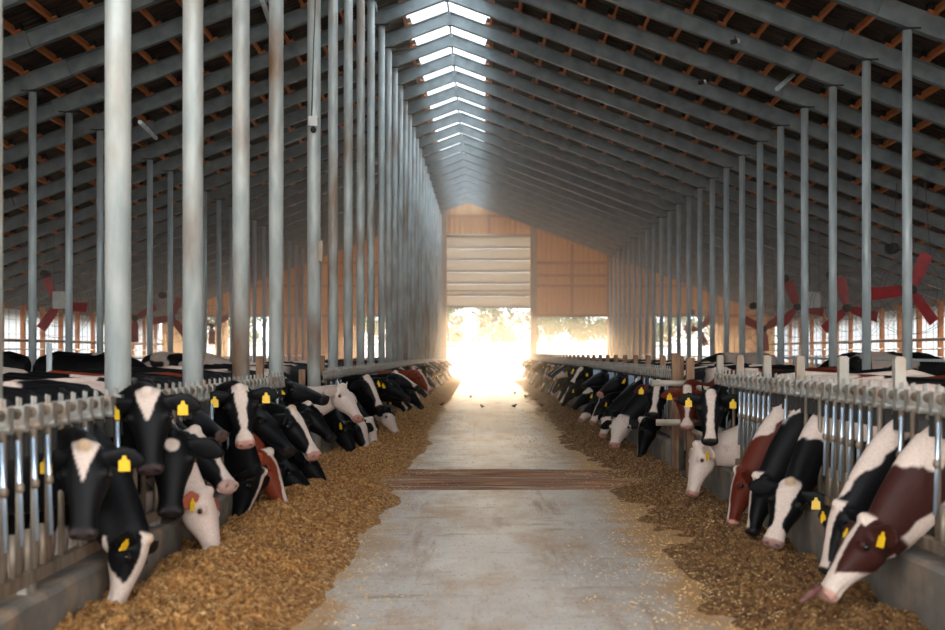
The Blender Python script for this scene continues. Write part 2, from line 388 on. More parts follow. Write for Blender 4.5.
        hm = np.maximum(np.clip((bw*(1+.8*np.clip((t-.3)/.1, 0, 1))+j-np.abs(w))/.008, 0, 1)*top, np.clip((t-.30-(u+.1)*.9+j*2)/.01, 0, 1))
        hm = np.maximum(hm, np.clip((-.195-u+.3*(t-.25)+j)/.01, 0, 1)*(t > .05))
    elif kind == 'halfwhite':
        hm = np.clip((t-coat.get('pt', .18)+j*2 - (u+.1)*.5)/.01, 0, 1)
    if coat.get('eyepatch'): 
        for s in coat['eyepatch']: hm = hm*(1-np.clip((.045-np.sqrt((w-s*.11)**2+(t-.2)**2+(u+.08)**2)+j)/.008, 0, 1))
    if coat.get('pollwhite'): hm = np.maximum(hm, np.clip((.05-np.abs(t+.01)+j)/.01, 0, 1)*(np.abs(w) < .07)*(u > -.12))
    hz = np.clip((t+.05)/.02, 0, 1)*((u > -.30) & (np.abs(w) < .16) & (u < .12) & (t < .6))
    m = m*(1-hz) + hm*hz
    colr = base[None, :]*(1-m[:, None]) + white[None, :]*m[:, None]
    # crown tuft in cream
    if coat.get('tuft'):
        k = np.clip((.05-np.sqrt((t+.01)**2+w**2+(u*.7)**2)+j)/.02, 0, 1)[:, None]; colr = colr*(1-k)+np.array((.55, .38, .24))*k
    ear = (np.abs(w) > .125) & (t > -.07) & (t < .17) & (u > -.3) & (u < .1) & (np.abs(w) < .37)
    ear = ear & ~((t > .08) & (np.abs(w) < .16))
    ec = np.array(coat.get('ear', coat.get('base', C_BLACK) if kind != 'full' else C_PINK)); colr[ear] = ec
    mz = np.clip((t-.455+j*.5)/.012, 0, 1)*hz; mc = np.array(coat.get('muz', C_DARK)); colr = colr*(1-mz[:, None]) + mc[None, :]*mz[:, None]
    for s in (-1, 1):
        rr = np.sqrt((t-.497)**2 + (w-s*.045)**2 + (u+.068)**2)
        k = np.exp(-(rr/.016)**4)[:, None]; colr = colr*(1-k) + np.array((.012, .006, .005))*k
        rr = np.sqrt((t-.15)**2 + (w-s*.138)**2 + (u+.06)**2); k = (np.exp(-(rr/.026)**4)*.8)[:, None]
        ering = np.array((.03, .02, .018)) if kind != 'full' else np.array((.3, .13, .1)); colr = colr*(1-k)+ering*k
    ud = np.clip((.17-np.sqrt((a-1.72)**2+y**2+(z-.58)**2))/.03, 0, 1)[:, None]; colr = colr*(1-ud)+np.array(C_PINK)*ud
    hoof = (z < .07)[:, None]; colr = np.where(hoof, np.array((.05, .035, .025)), colr)
    at_ = out.attributes.new('coat', 'FLOAT_COLOR', 'POINT')
    at_.data.foreach_set('color', np.concatenate([colr, np.ones((nv, 1))], 1).astype(np.float32).ravel())
    # little parts
    extras = []
    for s in (-1, 1):
        e = MB(); e.ball(tuple(H(.15, s*.137, -.058)), .02*sc, .019*sc, .019*sc, 12, 8); extras.append(('eye', e.mesh('eye', M['eye']), None))
    for s in coat.get('tags', (-1, 1)):
        dr = coat.get('droop', .25)
        e0 = H(.03, s*.098, -.06); ed = (W*s + Lv*.05 - U*.12 + V3((0, 0, -dr))).normalized()
        en = (U*.8 + Lv*.45); en = (en - ed*en.dot(ed)).normalized()
        c0 = e0 + ed*(.12*sc) + en*(.026*sc)
        dn2 = V3((0, 0, -1)); dn2 = (dn2 - en*dn2.dot(en)).normalized(); sd = dn2.cross(en)
        e = MB(); vs = []; out2 = [(-.009, -.018), (.009, -.018), (.012, 0), (.028, .008), (.03, .062), (-.03, .062), (-.028, .008), (-.012, 0)]
        for off in (-.0025, .0025):
            for (q, v) in out2: vs.append(c0 + sd*(q*sc*1.12) + dn2*(v*sc*1.12) + en*(off+v*.12))
        e.add(vs, [tuple(range(7, -1, -1)), tuple(range(8, 16))] + [(i, (i+1) % 8, 8+(i+1) % 8, 8+i) for i in range(8)])
        extras.append(('ear_tag', e.mesh('ear_tag', M['tagy']), 'yellow plastic ear tag'))
    return out, extras

neck_gaps = {1: [], -1: []}
cow_cache = {}
def place_cow(side, yc, poll, muz, face, coat, label, group, vox=.017, seed=0, key=None, xf=None, ground=0.0):
    """world-space poll/muzzle; side=+1 body to the +x side."""
    X = xf if xf is not None else (XR if side > 0 else XL)
    root_loc = Vector((X, yc, 0))
    def loc(p):
        q = Vector(p) - root_loc; return Vector((q.x*side, q.y*side, q.z))
    f = Vector(face); f = Vector((f.x*side, f.y*side, f.z))
    me, ex = cow_mesh('cow', loc(poll), loc(muz), f, coat, vox, seed, ground)
    o = link('cow', me, None, root_loc); o.rotation_euler.z = 0 if side > 0 else math.pi
    tag(o, label, 'cow', group)
    for n, m, lb in ex:
        c = link(n, m, o)
        if lb: c['label'] = lb
    if xf is None: neck_gaps[side].append(yc)
    return o, me, ex

BLK = dict(base=C_BLACK, head='none', neck='black')
def K(**kw): d = dict(BLK); d.update(kw); return d
def pc(side, yc, p, m, z1, z2, face, coat, label, seed, vox=.015):
    grp = 'cows feeding along the ' + ('right' if side > 0 else 'left') + ' headlock fence'
    return place_cow(side, yc, at(p[0], p[1], z1), at(m[0], m[1], z2), face, coat, label, grp, vox, seed)

NEAR = .0125
# right-hand fence
pc(1, 8.15, (862, 519), (813, 588), 8.05, 7.95, (-.75, -.1, .6), K(base=C_BROWN, head='muzzle', bw=.03, crest=(.96, 0), under=(.70, .8), pollwhite=1, muz=(.55, .3, .24), bodywhite=.4, tags=(-1, 1), droop=.1), 'dark brown and white cow licking its tongue out, nearest at the right fence', 3, NEAR)
pc(1, 8.80, (836, 505), (819, 562), 8.55, 8.5, (-.85, -.3, .4), K(head='blaze', bw=.04, crest=(1.06, -.8), pollwhite=1, tags=(1,)), 'black cow with broad white neck crest, half hidden behind the brown and white cow', 4, NEAR)
pc(1, 10.85, (790, 483), (771, 541), 10.45, 10.25, (-.45, -1, .15), K(head='wide', bw=.066, crest=(.95, 0), tuft=1, muz=(.35, .2, .17), tags=(-1,), droop=.15), 'black cow with wide white face and cream crown, neck topped white, head at the feed', 5, NEAR)
pc(1, 11.45, (755, 476), (742, 531), 11.25, 11.15, (-1, -.1, .2), K(head='blaze', bw=.022, crest=(1.13, -.3), pollwhite=1, tags=()), 'all black cow with thin pale blaze, head down beside the red cow', 6, NEAR)
pc(1, 12.10, (736, 470), (722, 522), 11.95, 11.85, (-1, .0, .25), K(base=(.11, .018, .008), head='blaze', bw=.03, off=.0, crest=(1.03, -.6), ear=(.09, .015, .008), muz=C_PINK, tags=()), 'red and white cow with head down at the right kerb', 7, NEAR)
pc(1, 14.15, (695, 445), (683, 493), 14.1, 14.0, (-1, -.2, .3), dict(base=C_BLACK, head='full', neck='white', pz=.55, pa=.25, bodywhite=.9, ear=(.6, .45, .38), muz=C_PINK, tags=(-1,), white=(.7, .56, .48)), 'cream white cow bending down to the feed below the black faced cow', 8, NEAR)
pc(1, 15.1, (711, 393), (710, 441), 13.95, 13.75, (-.15, -1, .25), K(head='blaze', bw=.038, horn=1, tags=(-1, 1), droop=.1), 'black cow with white blaze and two yellow tags facing the camera above the white cow', 9, NEAR)
pc(1, 17.3, (687, 388), (687, 428), 16.9, 16.8, (-.1, -1, .2), K(base=(.10, .018, .01), head='wide', bw=.045, ear=(.12, .02, .01), muz=C_PINK, tags=(1,), bodywhite=.3), 'red cow with white forehead looking out between gate pipes in the gap', 10)
pc(1, 19.75, (658, 382), (652, 416), 19.4, 19.0, (-.3, -1, .2), K(head='blaze', bw=.035, tags=(-1, 1), ear=(.06, .012, .01)), 'black cow with narrow white blaze looking at the camera beside the brown gap post', 11)
pc(1, 20.4, (640, 420), (633, 461), 20.0, 19.9, (-1, .1, .1), K(head='blaze', bw=.03, pollwhite=1, tags=(1,), crest=(1.3, 0)), 'large black cow with white edged face, head down at the kerb end', 12)
pc(1, 21.6, (620, 417), (612, 443), 21.6, 21.2, (-.5, -1, .2), dict(base=C_BLACK, head='full', eyepatch=(1,), neck='black', tags=(), ear=C_BLACK, muz=C_PINK, bodywhite=.5), 'white faced cow with dark eye patch eating behind the large black cow', 13)
pc(1, 22.4, (607, 410), (599, 434), 22.6, 22.4, (-.8, -.6, .2), K(head='halfwhite', pt=.1, muz=C_PINK, tags=()), 'white muzzled cow eating beside the dark eye patched one', 14)
pc(1, 23.2, (637, 380), (610, 400), 23.0, 23.0, (-.6, -.2, .8), K(head='none', pollwhite=1), 'black cow with white poll stretching its head over the right kerb', 15)
pc(1, 24.6, (619, 374), (596, 391), 24.6, 24.4, (-.6, -.2, .8), K(head='none', muz=C_PINK), 'black cow with pink nose holding its head level, tag on the ear', 16)
pc(1, 25.9, (600, 400), (588, 421), 25.4, 25.2, (-.9, -.3, .3), K(head='muzzle', bw=.02, muz=C_PINK), 'black cow with white muzzle at the feed under two level heads', 17)
pc(1, 27.0, (590, 402), (577, 418), 26.8, 26.6, (-.8, -.2, .5), K(head='halfwhite', pt=.28, muz=C_PINK, tags=(1,)), 'black cow with white nose tip eating in a cluster by the right kerb', 18)
pc(1, 28.6, (603, 371), (579, 383), 28.2, 28, (-.5, -.2, .8), K(head='none', tags=(1,)), 'plain black cow with head level and tag hanging, mid way along the right fence', 19)
pc(1, 30.0, (588, 389), (571, 405), 29.6, 29.5, (-.6, -.3, .7), K(head='patch', pr=.11, pt=.04), 'black cow with a large white forehead reaching down and out', 20)
pc(1, 32.4, (581, 368), (571, 382), 32.0, 31.8, (-.5, -.9, .3), K(head='blaze', bw=.045), 'black cow with white stripe down the face, head raised beside the right fence', 21)
pc(1, 34.2, (569, 388), (560, 403), 34.0, 33.8, (-.9, -.3, .4), K(head='blaze', bw=.02), 'small looking black cow eating before the far row on the right', 22)
# left-hand fence
LT = 'cows feeding along the left headlock fence'
pc(-1, 7.78, (84, 447), (80, 534), 7.42, 7.25, (.12, -1, .12), K(head='tri', tuft=1, horn=0, tags=(-1, 1), muz=(.04, .03, .028), droop=.12), 'black cow with white triangle and cream crown facing the camera, nearest at the left fence', 31, NEAR)
pc(-1, 8.42, (149, 540), (127, 612), 8.0, 7.9, (1, -.15, .1), K(head='muzzle', bw=.06, crest=None, pollwhite=1, tuft=1, muz=(.42, .22, .18), tags=(1,), droop=.05), 'black and pale cow with head lowered into the feed under the triangle faced cow', 32, NEAR)
pc(-1, 9.05, (147, 393), (148, 469), 8.68, 8.5, (.1, -1, .15), K(head='tri', tags=(-1, 1), muz=(.05, .03, .03), droop=.2), 'black cow with white brow and long face, head raised at the left headlocks', 33, NEAR)
pc(-1, 9.65, (172, 434), (170, 512), 9.15, 8.95, (.2, -1, .1), K(head='patch', pr=.045, pt=.07, tags=(), droop=.3), 'black cow with a small white star, chin just below the raised head', 34, NEAR)
pc(-1, 10.25, (210, 492), (227, 556), 9.9, 9.75, (1, -.15, .35), dict(base=C_BLACK, head='full', neck='white', bodywhite=.85, ear=(.45, .12, .07), muz=C_PINK, tags=(1,), white=(.70, .54, .46)), 'pinkish white cow eating with head down by the left kerb', 35, NEAR)
pc(-1, 10.85, (197, 430), (243, 486), 10.3, 10.0, (.8, -.35, .65), K(head='blaze', bw=.036, pollwhite=1, muz=(.5, .32, .27), tags=(-1, 1), droop=.2), 'black cow with white stripe down its nose pointing out above the pinkish cow', 36, NEAR)
pc(-1, 11.45, (189, 404), (228, 428), 11.1, 10.9, (.5, -.1, .8), K(head='none', muz=(.1, .06, .05), tags=()), 'black cow head level behind the white star cow', 37)
pc(-1, 12.08, (240, 388), (246, 443), 11.7, 11.5, (.25, -1, .25), K(head='wide', bw=.048, pollwhite=1, muz=C_PINK, tags=(-1, 1), droop=.1), 'black cow with broad white face and pink nose looking at the camera', 38, NEAR)
pc(-1, 12.7, (264, 473), (246, 528), 12.3, 12.2, (1, -.2, .0), K(head='blaze', bw=.03, tags=()), 'black cow with pale blaze, head straight down beside the red cow', 39, NEAR)
pc(-1, 13.3, (271, 452), (295, 508), 13.0, 12.8, (1, -.15, .4), K(base=C_RED, head='blaze', bw=.035, pollwhite=1, ear=(.5, .09, .03), muz=(.4, .14, .1), tags=(), white=(.72, .6, .52)), 'bright red cow with white stripe eating at the left kerb', 40, NEAR)
pc(-1, 13.9, (262, 408), (308, 457), 13.2, 12.9, (.8, -.2, .7), K(head='none', tags=()), 'large all black cow head hanging over the red cow', 41, NEAR)
pc(-1, 14.5, (293, 409), (321, 452), 13.9, 13.7, (.8, -.55, .5), K(head='wide', bw=.045, tuft=1, muz=C_PINK, tags=()), 'black cow with white blaze and cream crown leaning out past the black head', 42, NEAR)
pc(-1, 15.1, (288, 460), (325, 495), 14.5, 14.3, (.7, -.1, .75), K(head='none', tags=()), 'black cow with nose stretched to the feed beside the red cow', 43)
pc(-1, 15.7, (311, 452), (334, 486), 15.2, 15.0, (.9, -.1, .5), K(head='none', tags=()), 'black cow with lowered head just beyond the nose stretching one', 44)
pc(-1, 16.3, (310, 403), (337, 434), 15.9, 15.7, (.8, -.3, .5), K(head='none', pollwhite=1, tags=()), 'black cow with white poll, head half raised near the left gap', 45)
pc(-1, 16.95, (288, 381), (341, 396), 16.1, 15.8, (.25, -.1, 1), K(head='none', tags=(-1, 1), horn=0), 'black cow holding its head level in front of the steel pole', 46)
pc(-1, 18.3, (344, 386), (364, 415), 18.2, 17.9, (.8, -.4, .5), dict(base=C_BLACK, head='full', neck='white', eyepatch=(), horn=1, bodywhite=.5, pz=.8, ear=(.6, .45, .38), muz=C_PINK, tags=()), 'cream cow with small horns looking out beyond the steel pole', 47)
pc(-1, 20.6, (349, 424), (361, 455), 19.6, 19.3, (1, -.2, .2), K(head='none', tags=(1,)), 'black cow with tag eating at the near end of the far left fence', 48)
pc(-1, 21.3, (362, 420), (372, 451), 20.6, 20.4, (.8, -.6, .3), K(head='wide', bw=.07, muz=C_PINK, tags=(), tuft=1), 'cow with white face and dark cheeks eating next to the tagged black cow', 49)
pc(-1, 22.0, (372, 419), (380, 448), 21.4, 21.2, (.9, -.4, .3), dict(base=C_BLACK, head='full', eyepatch=(-1,), neck='black', ear=C_BLACK, tags=(), muz=C_PINK), 'white headed cow with black eye patch eating in the left row', 50)
pc(-1, 22.7, (368, 377), (384, 408), 22.2, 22.0, (.7, -.7, .4), K(head='blaze', bw=.045, tags=(-1,)), 'black cow with wide blaze raising its head above the white faced cows', 51)
pc(-1, 24.0, (389, 378), (411, 396), 23.6, 23.4, (.6, -.3, .8), K(head='none', tags=(-1, 1)), 'black cow with two tags holding its head level over the feed', 52)
pc(-1, 24.8, (389, 409), (401, 432), 24.3, 24.1, (.9, -.4, .4), K(head='halfwhite', pt=.05, tags=(), muz=C_PINK), 'cow with white nose half eating below the two tagged head', 53)
pc(-1, 26.4, (396, 372), (420, 384), 26.0, 25.8, (.5, -.2, .85), K(head='blaze', bw=.05, tags=(-1,)), 'black cow with pale blaze seen from the side, level head', 54)
pc(-1, 28.0, (411, 389), (425, 405), 27.6, 27.4, (.9, -.3, .4), K(head='none', tags=()), 'plain black cow eating mid way along the left row', 55)
pc(-1, 30.0, (420, 371), (433, 389), 29.4, 29.2, (.8, -.4, .5), K(base=C_RED, head='blaze', bw=.04, ear=C_RED, muz=C_PINK, tags=()), 'red cow with blaze among black cows along the far left row', 56)

# tongue of the nearest brown cow
def _tongue():
    cw = [o for o in COL.objects if o.name.startswith('cow') and 'licking' in o.get('label', '')][0]
    t = MB(); inv = lambda p: Vector(p) - cw.location
    t.tube([inv(at(820, 586, 7.93)), inv(at(812, 594, 7.9)), inv(at(805, 599, 7.88)), inv(at(800, 602, 7.86))], [.022, .02, .017, .008], 8)
    t.build('tongue', mottled('tongue_pink', (.14, .05, .045), (.2, .08, .07), 20, .3), cw)
_tongue()

# far rows
kinds = [K(head='none'), K(head='blaze', bw=.04), K(head='blaze', bw=.03), K(head='patch'), K(head='wide', bw=.05, muz=C_PINK), dict(base=C_BLACK, head='full', neck='black', ear=C_BLACK, muz=C_PINK), K(head='none', muz=C_PINK), K(base=C_RED, head='blaze', bw=.04, ear=C_RED, muz=C_PINK), K(head='halfwhite', muz=C_PINK)]
prot = {}
def far_row(side, ys):
    X = XR if side > 0 else XL
    for i, y in enumerate(ys):
        kd = RNG.integers(0, len(kinds)); pose = int(RNG.integers(0, 4)); key = (side, kd, pose)
        if key not in prot:
            if pose < 2:
                pl = Vector((-.32, .05, .72)); mz = Vector((-.58-.1*pose, -.02, .30)); fc = (-.9, .3-.5*side, .4)
            elif pose == 2: pl = Vector((-.28, .0, 1.27)); mz = Vector((-.72, -.05, 1.02)); fc = (-.4, -.2*side, .9)
            else: pl = Vector((-.3, -.0, 1.22)); mz = Vector((-.48, -.15*side, .76)); fc = (-.5, -.8*side, .3)
            prot[key] = cow_mesh('cow', pl, mz, Vector(fc), kinds[kd], .028, seed=60+len(prot))
        me, ex = prot[key]
        o = link('cow', me, None, (X, y, 0)); o.rotation_euler.z = (0 if side > 0 else math.pi) + (RNG.random()-.5)*.12
        s = 'right' if side > 0 else 'left'
        base = {'red': 'red cow', 'blk': 'black cow'}['red' if kinds[kd]['base'] == C_RED else 'blk']
        hd = {'none': 'dark face', 'blaze': 'white blaze', 'patch': 'small white forehead spot', 'wide': 'wide white face', 'full': 'all white head', 'halfwhite': 'white nose'}[kinds[kd]['head']]
        ps = ['head down', 'head down', 'head level', 'head half raised'][pose]
        tag(o, f'{base} with {hd}, {ps}, in the distant {s} row', 'cow', f'distant {base}s with {hd} and {ps}, {s} fence')
        for n, m, lb in ex:
            c = link(n, m, o)
            if lb: c['label'] = lb
        neck_gaps[side].append(y)
yy = 35.6; ysr = []
while yy < 77: ysr.append(yy); yy += .75 + RNG.random()*.75
yy = 31.4; ysl = []
while yy < 77: ysl.append(yy); yy += .75 + RNG.random()*.75
far_row(1, ysr); far_row(-1, ysl)

# cows standing back in the pens (on the raised beds)
def pen_cow(x, y, rz, coat, label, seed, up=True, g=.0):
    pl = Vector((-.35, .1, 1.45+g)) if up else Vector((-.4, .05, .8+g)); mz = Vector((-.75, .05, 1.2+g)) if up else Vector((-.62, .0, .35+g))
    me, ex = cow_mesh('cow', pl, mz, Vector((-.4, 0, .9)), coat, .024, seed, 0.0 if g == 0 else g)
    o = link('cow', me, None, (x, y, 0)); o.rotation_euler.z = rz; tag(o, label, 'cow', 'cows standing back in the pens')
    for n, m, lb in ex:
        c = link(n, m, o)
        if lb: c['label'] = lb
B = .22
pen_cow(8.6, 33.0, math.radians(15), K(bodywhite=.25), 'black cow standing on the bedding between the right-hand poles', 81, False, B)
pen_cow(9.6, 25.8, math.radians(-12), K(bodywhite=.75, neck='white', head='full'), 'pinkish white cow with dark flank patches behind the right fence posts', 82, False, B)
pen_cow(10.4, 29.4, math.radians(190), K(bodywhite=.55), 'black and white patched cow standing broadside beyond the right fence', 83, False, B)
pen_cow(12.6, 33.0, math.radians(10), K(bodywhite=.45), 'spotted cow standing near the fans by the right side wall', 84, False, B)
pen_cow(-6.2, 19.0, math.radians(188), K(bodywhite=.8, neck='white', head='full'), 'pale cow standing in the left pen beyond the near headlocks', 85, False)
pen_cow(-12.0, 27.8, math.radians(5), K(bodywhite=.2), 'black cow resting its back below the far left rails', 86, False, B)
pen_cow(-7.0, 27.0, math.radians(170), K(bodywhite=.2), 'black cow standing in the left pen behind the second steel pole', 87, False, B)
pen_cow(-6.6, 34.0, math.radians(170), K(bodywhite=.6, neck='white'), 'white and black cow far back in the left pen', 88, False, B)
pen_cow(6.3, 38.0, math.radians(15), K(bodywhite=.75), 'mostly white cow far back behind the right poles', 89, False, B)

# ------------------------------------------------------------------ setting: floors, roof, walls
b = MB(); b.box(XL-.02, XR+.0, Y0, 15.9, -.3, 0); b.box(XL-.02, XR, 18.8, Y1+.2, -.3, 0); b.box(XL-.02, XR, 15.9, 18.8, -.3, -.075)
tag(b.build('floor_lane', M['lane']), kind='structure')
b = MB(); b.box(EAVE_L, XL-.02, Y0, Y1, -.3, 0); b.box(XR, EAVE_R, Y0, Y1, -.3, 0)
tag(b.build('floor_alleys', M['alley']), kind='structure')
b = MB(); b.box(EAVE_L+1.2, -5.6, Y0, Y1-4, 0, B); tag(b.build('floor_bedding_left', M['bed']), kind='structure')
b = MB(); b.box(5.9, EAVE_R-1.2, Y0, Y1-4, 0, B); tag(b.build('floor_bedding_right', M['bed']), kind='structure')
# crossing planks in the recess
for i, (ya, yb, zt) in enumerate([(15.92, 16.32, .0), (16.42, 16.95, -.025), (17.06, 17.62, -.01), (17.72, 18.2, -.03), (18.3, 18.78, .0)]):
    n = 60; xs = np.linspace(XL+.05, XR-.05, n); V = []; Q = []
    for j, x in enumerate(xs):
        for (yy_, zz) in ((ya, -.075), (ya, zt-.012), (ya+.03, zt), (yb-.03, zt), (yb, zt-.012), (yb, -.075)):
            V.append((x, yy_ + .02*(vnoise(x*1.7, yy_, 0, i)-.5), zz + (.03*(vnoise(x*2.2, yy_*3, 1, i)-.6) if zz > -.07 else 0)))
    for j in range(n-1):
        for k in range(5): Q.append((j*6+k, (j+1)*6+k, (j+1)*6+k+1, j*6+k+1))
    o = link('crossing_plank', np_mesh('plank', V, Q, M['timber_floor'] if 'timber_floor' in M else M.setdefault('timber_floor', mottled('muddy_timber', (.15, .055, .025), (.42, .2, .1), 2.5, .75, 0, stretch=(.5, 5, 5), c3=(.58, .38, .25), c3_scale=1.2, bump=.6)), False))
    tag(o, 'muddy brown timber plank laid across the lane at the crossing', 'plank', 'planks of the lane crossing')

def roof_z(x): return RB + .36 + .20 - SL*abs(x-RX)
def roof_sheet(name, xa, xb, mat, per=.25, amp=.03):
    ys = []; y = Y0-.5; ph = 0
    while y < Y1+.6: ys += [(y, 0), (y+per*.62, 0), (y+per*.7, amp), (y+per*.92, amp)]; y += per
    V = []; Q = []
    for (y, dz) in ys:
        for dd in (0, .012):
            V.append((xa, y, roof_z(xa)+dz+dd)); V.append((xb, y, roof_z(xb)+dz+dd))
    for i in range(len(ys)-1):
        a = i*4; c = a+4; Q += [(a, a+1, c+1, c), (a+2, c+2, c+3, a+3)]
    return tag(link(name, np_mesh(name, V, Q, mat, False)), kind='structure')
roof_sheet('ceiling_left', EAVE_L-.6, RX-1.12, M['roof']); roof_sheet('ceiling_right', RX+1.12, EAVE_R+.6, M['roof'])
roof_sheet('window_ridge_left', RX-1.14, RX-.02, M['skylight'], .4, .012); roof_sheet('window_ridge_right', RX+.02, RX+1.14, M['skylight'], .4, .012)
# purlins
def purlin(x, lab='orange timber purlin running the length of the roof'):
    z = roof_z(x)-.02
    b = MB(); b.bar((x, Y0, z-.095), (x, Y1, z-.095), .062, .17, up=(SL*np.sign(x-RX), 0, 1))
    tag(b.build('purlin', M['purlin']), lab, 'purlin', 'orange roof purlins')
d = 1.16; PX = []
while d < 18.2: PX.append(d); d += .70
for d in PX:
    for s in (-1, 1):
        if s > 0 and RX+d > EAVE_R+.2: continue
        purlin(RX+s*d)
# rafters
FR = [(k+.38)*S for k in range(-2, 32)]
def rafter_mesh():
    b = MB(); dp = .36
    for s in (-1, 1):
        xe = (EAVE_R+.25-RX) if s > 0 else (RX-EAVE_L+.25)
        p = lambda d, z: (s*d, 0, z - SL*d)
        sv = 1/math.sqrt(1+SL*SL)
        up = (s*SL*sv, 0, sv)
        b.mi = 0
        b.bar(p(0, dp/2), p(xe, dp/2), .014, dp*sv-.02, up)
        b.bar(p(0, dp-.012), p(xe, dp-.012), .17, .018, up)
        b.bar(p(0, .01), p(xe, .01), .17, .018, up)
        b.bar(p(7.9, dp/2), p(9.0, dp/2), .19, dp*sv+.03, up)          # splice over the pole
        b.box(s*.0, s*.03, -.1, .1, -.03, dp)                             # ridge end plate
        for d in (3.7, 12.6): b.bar(p(d, dp/2), p(d+.05, dp/2), .16, dp*sv-.02, up)
        b.mi = 1
        for d in PX:
            if d < xe:
                b.mi = 1; c = p(d-.095, dp+.10); b.bar((c[0], -.16, c[2]), (c[0], .05, c[2]), .12, .15, up)
                b.mi = 2; c = p(d-.06, dp+.02); b.bar((c[0], -.2, c[2]), (c[0], .08, c[2]), .2, .035, up)
    return b.mesh('rafter', [M['beam'], M['dark_steel'], M['purlin']])
rm = rafter_mesh()
for y in FR:
    if y > Y1-.3: continue
    tag(link('rafter', rm, None, (RX, y, RB)), 'grey steel portal rafter spanning under the roof', 'rafter', 'steel roof rafters')
# ridge tie pipe
b = MB(); b.tube([(RX, Y0, RB+.33), (RX, Y1-.1, RB+.33)], .035, 8); tag(b.build('ridge_pipe', M['galv']), 'thin grey pipe running along the ridge under the skylight', 'pipe')

# ------------------------------------------------------------------ poles
def pole(x, y, r, ztop, mat, label, group, zb=0.0, flat=False):
    root = empty('steel_pole', (x, y, zb))
    b = MB(); b.tube([(0, 0, 0), (0, 0, ztop-zb)], r, 24); b.build('shaft', mat, root)
    b = MB(); b.box(-.2, .2, -.14, .14, ztop-zb, ztop-zb+.03); b.build('cap_plate', M['dark_steel'], root)
    b = MB(); b.box(-r*1.5, r*1.5, -r*1.5, r*1.5, 0, .02); b.build('base_plate', mat, root)
    return tag(root, label, 'pole', group)
und = lambda x: RB - SL*abs(x-RX) - .03
for y in FR:
    if 14 < y < Y1-.3: pole(7.44, y, .085, und(7.44)-.02, M['galv'], 'slim galvanised pole in the row behind the right feed fence', 'poles of the right-hand row', B if y < Y1-4 else 0)
    if 20 < y < Y1-.3: pole(-9.63, y, .082, und(-9.63)-.02, M['galv'], 'slim galvanised pole standing deep in the left pens', 'poles of the deep left row', B if y < Y1-4 else 0)
near = [(2.70, off) for off in (500, 366, 291, 243, 207.8)]
ysn = []
for X, off in near: ysn.append((-X, F*X/off))
for X, y in ysn: pole(X, y, .095, und(X)-.19, M['galv_rusty'], 'thick weathered steel pole standing just behind the near left headlocks', 'thick poles behind the near left headlocks')
yj = F*2.50/170.0
pj = pole(-2.50, yj, .098, und(-2.5)-.19, M['galv_rusty'], 'steel pole with white junction box and cable at the gap in the left fence', None)
yq = F*2.57/151.0; yfar = []
k = 0
while yq < FR[-1]+.1:
    # drift onto the frame lines by the 14th frame
    yfar.append(yq); nf = yq + 2.5
    if nf > 32: nf = min(FR, key=lambda f: abs(f-nf)) if min(abs(f-nf) for f in FR) < 1.3 else nf
    yq = nf
    if yq > 78: break
for y in sorted(set(round(v, 3) for v in yfar)):
    if y > Y1-.3: continue
    onf = min(abs(f-y) for f in FR) < .15
    pole(-2.57, y, .085, und(-2.57)-(.02 if onf else .19), M['galv_rusty'], 'steel pole in the close row along the far left feed fence', 'poles of the close left row')
b = MB(); b.bar((-2.62, Y0, und(-2.62)-.08), (-2.62, 31.0, und(-2.62)-.08), .2, .16); tag(b.build('header_beam', M['beam']), 'steel beam carrying the rafters over the near left poles', 'beam')
# junction box with lamp on its pole
b = MB(); b.box(-.055, .075, -.20, -.09, 0, .14); jb = b.build('junction_box', M['whitebox'], None, (-2.5, yj, CH+(353-128)*yj/F)); tag(jb, 'small white junction box on the pole at the left gap', 'junction box')
b = MB(); b.ball((.01, -.15, -.05), .045, .045, .05); b.build('sensor_lens', M['rubber'], jb)
b = MB(); zz = jb.location.z
b.tube([(-.02, -.11, .14), (.0, -.11, .9), (.03, -.11, 1.7), (.04, -.11, 2.6), (.05, -.11, und(-2.5)-zz-.3)], .008, 6); b.build('cable', M['wire'], jb)
b = MB(); b.box(.08, .14, -.12, -.04, 0, .3); tag(b.build('switch_box', M['jamb'], None, (-2.5, yj, CH+(353-262)*yj/F)), 'narrow beige box fixed to the side of the gap pole', 'box')

# ------------------------------------------------------------------ kerbs and headlocks
def kerb(x0, x1, y0, y1, h, label):
    n = max(2, int((y1-y0)/.12)); V = []; Q = []
    prof = [(x0, 0), (x0, h*.5), (x0, h-.03), (x0+.03, h), ((x0+x1)/2, h), (x1-.03, h), (x1, h-.03), (x1, 0)]
    for i in range(n+1):
        y = y0+(y1-y0)*i/n
        for j, (x, z) in enumerate(prof): V.append((x + .012*(float(vnoise(y*3, z*6, j, 2))-.5), y, z + (.016*(float(vnoise(y*4, x*5, 3))-.5) if z > h*.6 else 0)))
    m = len(prof)
    for i in range(n):
        for j in range(m-1): Q.append((i*m+j, i*m+j+1, (i+1)*m+j+1, (i+1)*m+j))
    me = bpy.data.meshes.new('feed_kerb'); me.from_pydata(V, [], Q + [tuple(range(m)), tuple(n*m+j for j in range(m-1, -1, -1))]); me.materials.append(M['kerb']); me.update()
    return tag(link('feed_kerb', me), label, 'kerb')
KR, KL = .42, .37
kerb(XR-.11, XR+.13, 3.0, 15.6, KR, 'concrete feed kerb under the near right headlocks')
kerb(XR-.11, XR+.13, 18.85, Y1-.25, KR, 'concrete feed kerb of the far right fence, end face at the gap')
kerb(XL-.13, XL+.11, 3.0, 16.0, KL, 'concrete feed kerb under the near left headlocks, crumbs on top')
kerb(XL-.13, XL+.11, 20.2, Y1-.25, KL, 'concrete feed kerb of the far left fence')

